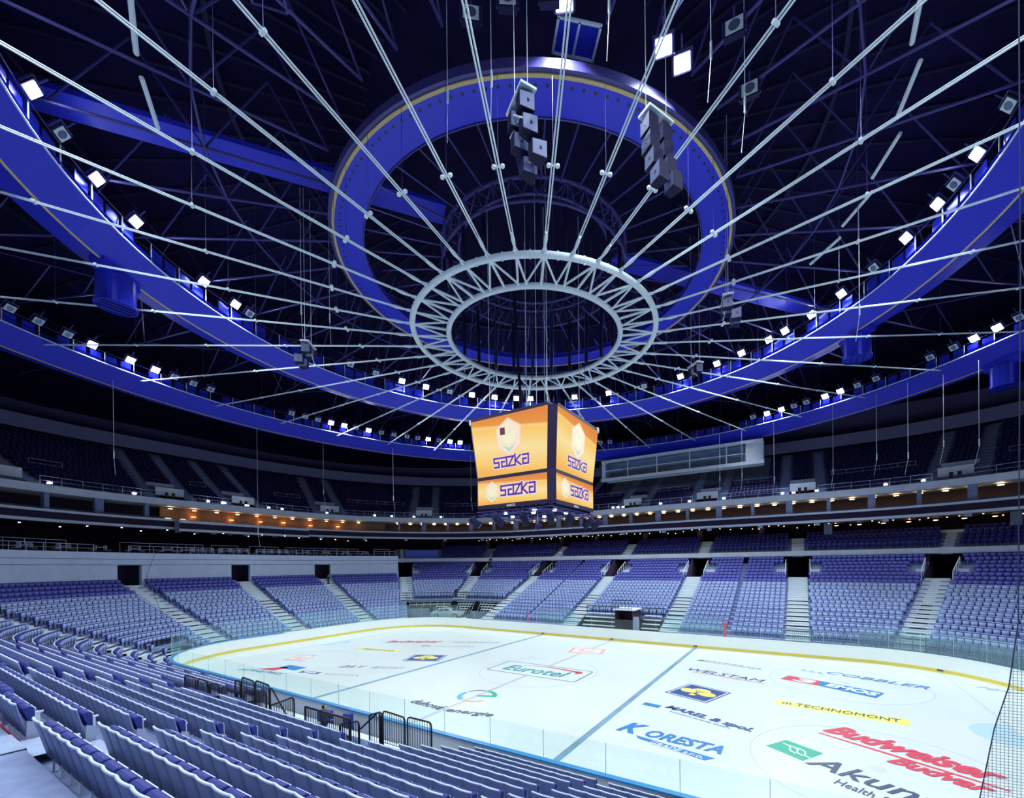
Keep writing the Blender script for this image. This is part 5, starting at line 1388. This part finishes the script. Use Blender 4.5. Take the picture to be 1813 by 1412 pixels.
b = MB(); n = len(side); W_ = lambda z: .84 if z < .95 else .84 - (z - .95) * .38
for s in (-1, 1): b.v += [(x, s * W_(z), z) for x, z in side]
b.f.append(tuple(range(n))); b.f.append(tuple(range(2 * n - 1, n - 1, -1))); b.m += [0, 0]
for i in range(n): j = (i + 1) % n; b.f.append((i, n + i, n + j, j)); b.m.append(0)
o = b.build('body', SILV, car); mo = o.modifiers.new('b', 'BEVEL'); mo.width = .05; mo.segments = 2; mo.limit_method = 'ANGLE'
for s in (-1, 1):
    for pts in ([(-1.15, 1.03), (-.78, 1.32), (-.35, 1.39), (-.35, 1.03)], [(-.27, 1.03), (-.27, 1.4), (.33, 1.38), (.62, 1.24), (.92, 1.03)]):
        b = MB(); b.face([(x, s * (W_(z) + .012), z) for x, z in (pts if s < 0 else pts[::-1])]); b.build('side_window', CG, car)
    for x in (-1.34, 1.4):
        b = MB(); b.lathe([(0, -.1), (.3, -.1), (.33, -.06), (.33, .06), (.3, .1), (0, .1)], n=20); o = b.build('wheel', TYR, car, True); o.location = (x, s * .76, .33); o.rotation_euler = (PI / 2, 0, 0)
        h = MB(); h.lathe([(0, .105), (.2, .105), (.2, -.105), (0, -.105)], n=14); h.build('hubcap', SILV, o)
b = MB(); b.face([(1.18, -.68, 1.02), (1.18, .68, 1.02), (.78, .62, 1.31), (.78, -.62, 1.31)]); b.build('windscreen', CG, car)
b = MB(); b.box((2.24, .55, .68), (.04, .35, .12)); b.box((2.24, -.55, .68), (.04, .35, .12)); b.build('headlight', COOLL if 0 else RIM, car)

# ================================================================== NETS AND WIRES
NETM = mat('net_rope', (.03, .05, .12), .7)
def net_mat():
    m = bpy.data.materials.new('net_mesh'); m.use_nodes = True; nt = m.node_tree; nt.nodes.clear()
    out = nt.nodes.new('ShaderNodeOutputMaterial'); tr = nt.nodes.new('ShaderNodeBsdfTransparent'); d = nt.nodes.new('ShaderNodeBsdfDiffuse'); d.inputs[0].default_value = (.2, .32, .4, 1)
    tc = nt.nodes.new('ShaderNodeTexCoord'); mp = nt.nodes.new('ShaderNodeMapping'); mp.inputs['Scale'].default_value = (15, 15, 15)
    br = nt.nodes.new('ShaderNodeTexBrick'); br.offset = 0; br.inputs['Scale'].default_value = 1; br.inputs['Mortar Size'].default_value = .07; br.inputs['Brick Width'].default_value = 1; br.inputs['Row Height'].default_value = 1
    br.inputs['Color1'].default_value = (0, 0, 0, 1); br.inputs['Color2'].default_value = (0, 0, 0, 1); br.inputs['Mortar'].default_value = (1, 1, 1, 1)
    mx = nt.nodes.new('ShaderNodeMixShader'); nt.links.new(tc.outputs['UV'], mp.inputs[0]); nt.links.new(mp.outputs[0], br.inputs[0]); nt.links.new(br.outputs['Color'], mx.inputs[0])
    nt.links.new(tr.outputs[0], mx.inputs[1]); nt.links.new(d.outputs[0], mx.inputs[2]); nt.links.new(mx.outputs[0], out.inputs[0]); return m
NMESH = net_mat()
nr = empty('protective_net'); tag(nr, 'protective net with dark edge rope at the right edge of the picture', 'net')
rope = [(21.57, -15.0, 29.5), (21.55, -15.0, 14), (21.48, -15.0, 6.8), (21.33, -15.0, 5.4), (21.1, -15.0, 4.45), (20.86, -15.0, 2.85), (20.8, -15.0, 2.3)]
MB().tube(rope, .012, 5).build('edge_rope', NETM, nr)
b = MB(); n = len(rope)
for i in range(n - 1):
    (x0, y0, z0), (x1, y1, z1) = rope[i], rope[i + 1]
    if z0 < 9: b.face([(x1, y1, z1), (24.5, -14.5, z1), (24.5, -14.5, z0), (x0, y0, z0)])
o = b.build('mesh_sheet', NMESH, nr); uv = o.data.uv_layers.new(name='uv')
for p_ in o.data.polygons:
    for li in p_.loop_indices: v = o.data.vertices[o.data.loops[li].vertex_index].co; uv.data[li].uv = (v.x, v.z)
nl = empty('end_net_rope'); tag(nl, 'dark net rope running down the pale end wall to the rink corner', 'rope')
p0 = P(5.08, 14.4)
MB().tube([(p0[0], p0[1], 10.2), (-40.5, -11.3, 7.5), (-33, -12.6, 4.6), (-27.2, -13.6, 2.95)], .02, 5).build('rope', NETM, nl)
wr = []
for (x, y, z0, z1) in [(-41.0, -13.5, 17.5, 27), (-44, 1.0, 11, 27), (-43, 9.5, 17.3, 27), (-38, 18, 17, 27), (-30.5, 28, 17.5, 27), (-27, 31, 17.5, 27), (-19, 36, 17.3, 27), (7.5, 38.5, 18.5, 27), (10.5, 38, 18.5, 27), (14.5, 37.8, 17.3, 27.4), (21, 35, 17.3, 27.4), (25, 33, 18, 27.2), (27.5, 31.5, 17.5, 27.4), (30, 29.8, 18, 27), (32, 27.5, 17.2, 27),
                       (21.0, 7.5, 23, 32), (4.5, -14.2, 26.5, 36), (6.5, -13.7, 26.5, 36), (11.5, -13.0, 27, 36), (14.5, -9.5, 27, 36), (15.5, -7, 26.5, 36), (-13, -8.5, 25, 36), (-13.8, -10.2, 25, 36)]:
    b = MB(); b.tube([(x, y, z1), (x, y, z0 + 2.4)], .018, 4); b.tube([(x, y, z0 + 2.4), (x, y, z0 + 1.7)], .05, 5); b.tube([(x, y, z0 + 1.7), (x * .99, y, z0)], .014, 4)
    o = b.build('hanging_wire', STEEL); tag(o, None, 'wire', 'thin wires hanging from the roof'); wr.append((proj(x, y, z0 + 2)[0], o))
wr.sort(key=lambda c: c[0]); nth_label([c[1] for c in wr], 'thin wire hanging from the roof, %s from the left')

# ================================================================== PEOPLE
def person(name_, joints, rads, edges, loc, rz, label, hands=()):
    me = bpy.data.meshes.new('person'); me.from_pydata(joints, edges, [])
    o = bpy.data.objects.new('person', me); COL.objects.link(o); o.location = loc; o.rotation_euler = (0, 0, rz)
    sk = o.modifiers.new('skin', 'SKIN'); sk.use_smooth_shade = True
    for i, r in enumerate(rads): me.skin_vertices[0].data[i].radius = (r, r * .8 if i in (0, 1, 2) else r)
    me.skin_vertices[0].data[0].use_root = True
    o.modifiers.new('sub', 'SUBSURF').levels = 1; o.modifiers['sub'].render_levels = 2
    me.materials.append(CLOTH); tag(o, label, 'person')
    hx, hy, hz = joints[4]
    b = MB(); b.lathe([(0, -.13), (.05, -.125), (.075, -.08), (.085, 0), (.085, .05), (.06, .1), (0, .12)], (0, 0, 0), 14); h = b.build('head', SKIN, o, True); h.location = (hx, hy, hz + .03); h.scale = (1, 1.15, 1)
    b = MB(); b.lathe([(.088, -.01), (.094, .03), (.09, .075), (.06, .115), (0, .13)], (0, .015, 0), 14); hr = b.build('hair', HAIR, o, True); hr.location = (hx, hy, hz + .03)
    f_ = MB(); f_.tube([(0, -.09, .02), (0, -.115, -.02)], .014, 5); f_.box((-.03, -.088, .03), (.018, .01, .01)); f_.box((.03, -.088, .03), (.018, .01, .01)); f_.box((0, -.088, -.06), (.04, .01, .008)); fo = f_.build('face', SKIN, o); fo.location = (hx, hy, hz + .03)
    for k in hands:
        p = Vector(joints[k]); q = Vector(joints[k - 1]); d = (p - q).normalized(); hb = MB()
        hb.tube([p, p + d * .05, p + d * .09], [.028, .036, .034], 6)
        sx = Vector((0, 1, 0))
        for i, ln in enumerate((.06, .075, .08, .07)): c = p + d * .085 + sx * (-.026 + .017 * i); hb.tube([c, c + d * ln * .55, c + d * ln * .8 + Vector((0, -.015, 0))], .008, 4)
        c = p + d * .04 - sx * .03; hb.tube([c, c + d * .03 - sx * .02, c + d * .055 - sx * .025], .010, 4)
        hb.build('hand', SKIN, o)
    return o
def stand_pose(la=(-.30, .05, .95), ra=(.30, .05, .95), le=(-.27, 0, 1.15), re=(.27, 0, 1.15), step=.0):
    J = [(0, 0, .95), (0, 0, 1.2), (0, 0, 1.40), (0, 0, 1.50), (0, -.02, 1.62), (-.19, 0, 1.42), le, la, (.19, 0, 1.42), re, ra, (-.10, -step * .4, .50), (-.11, -step, .08), (-.11, -step - .14, .03), (.10, step * .4, .50), (.11, step, .08), (.11, step - .14, .03)]
    R = [.15, .16, .14, .06, .07, .07, .05, .038, .07, .05, .038, .085, .055, .045, .085, .055, .045]
    E = [(0, 1), (1, 2), (2, 3), (3, 4), (2, 5), (5, 6), (6, 7), (2, 8), (8, 9), (9, 10), (0, 11), (11, 12), (12, 13), (0, 14), (14, 15), (15, 16)]
    return J, R, E
J, R_, E_ = stand_pose(ra=(.36, -.2, 1.25), re=(.34, -.02, 1.15))
person('p', J, R_, E_, (-28.3, 30.3, 7.95), .3, 'person in dark clothes standing by a dark opening, top of the far stand', (7, 10))
J, R_, E_ = stand_pose(la=(-.32, -.1, .98))
person('p', J, R_, E_, (*P(3.258, 7.3), zf(8) - .1), .2, 'person in black standing on the walkway above the silver car', (7, 10))
J, R_, E_ = stand_pose(la=(-.2, -.35, 1.15), ra=(.2, -.35, 1.15), le=(-.3, -.08, 1.15), re=(.3, -.08, 1.15), step=.12)
person('p', J, R_, E_, (-.7, -16.9, .28), 2.2, 'person in a dark coat behind the straight black fence', (7, 10))
J, R_, E_ = stand_pose(ra=(.3, -.3, 1.2))
person('p', J, R_, E_, (*P(3.90, 12.9), zf(14) + .1), .8, 'person in dark clothes on the stairs below the end wall doorway', (7, 10))
J, R_, E_ = stand_pose(step=.15)
person('p', J, R_, E_, (-6.5, -17.6, .28), 2.8, 'dim figure standing behind the leftmost black barred panels', (7, 10))
b = bpy.data.objects
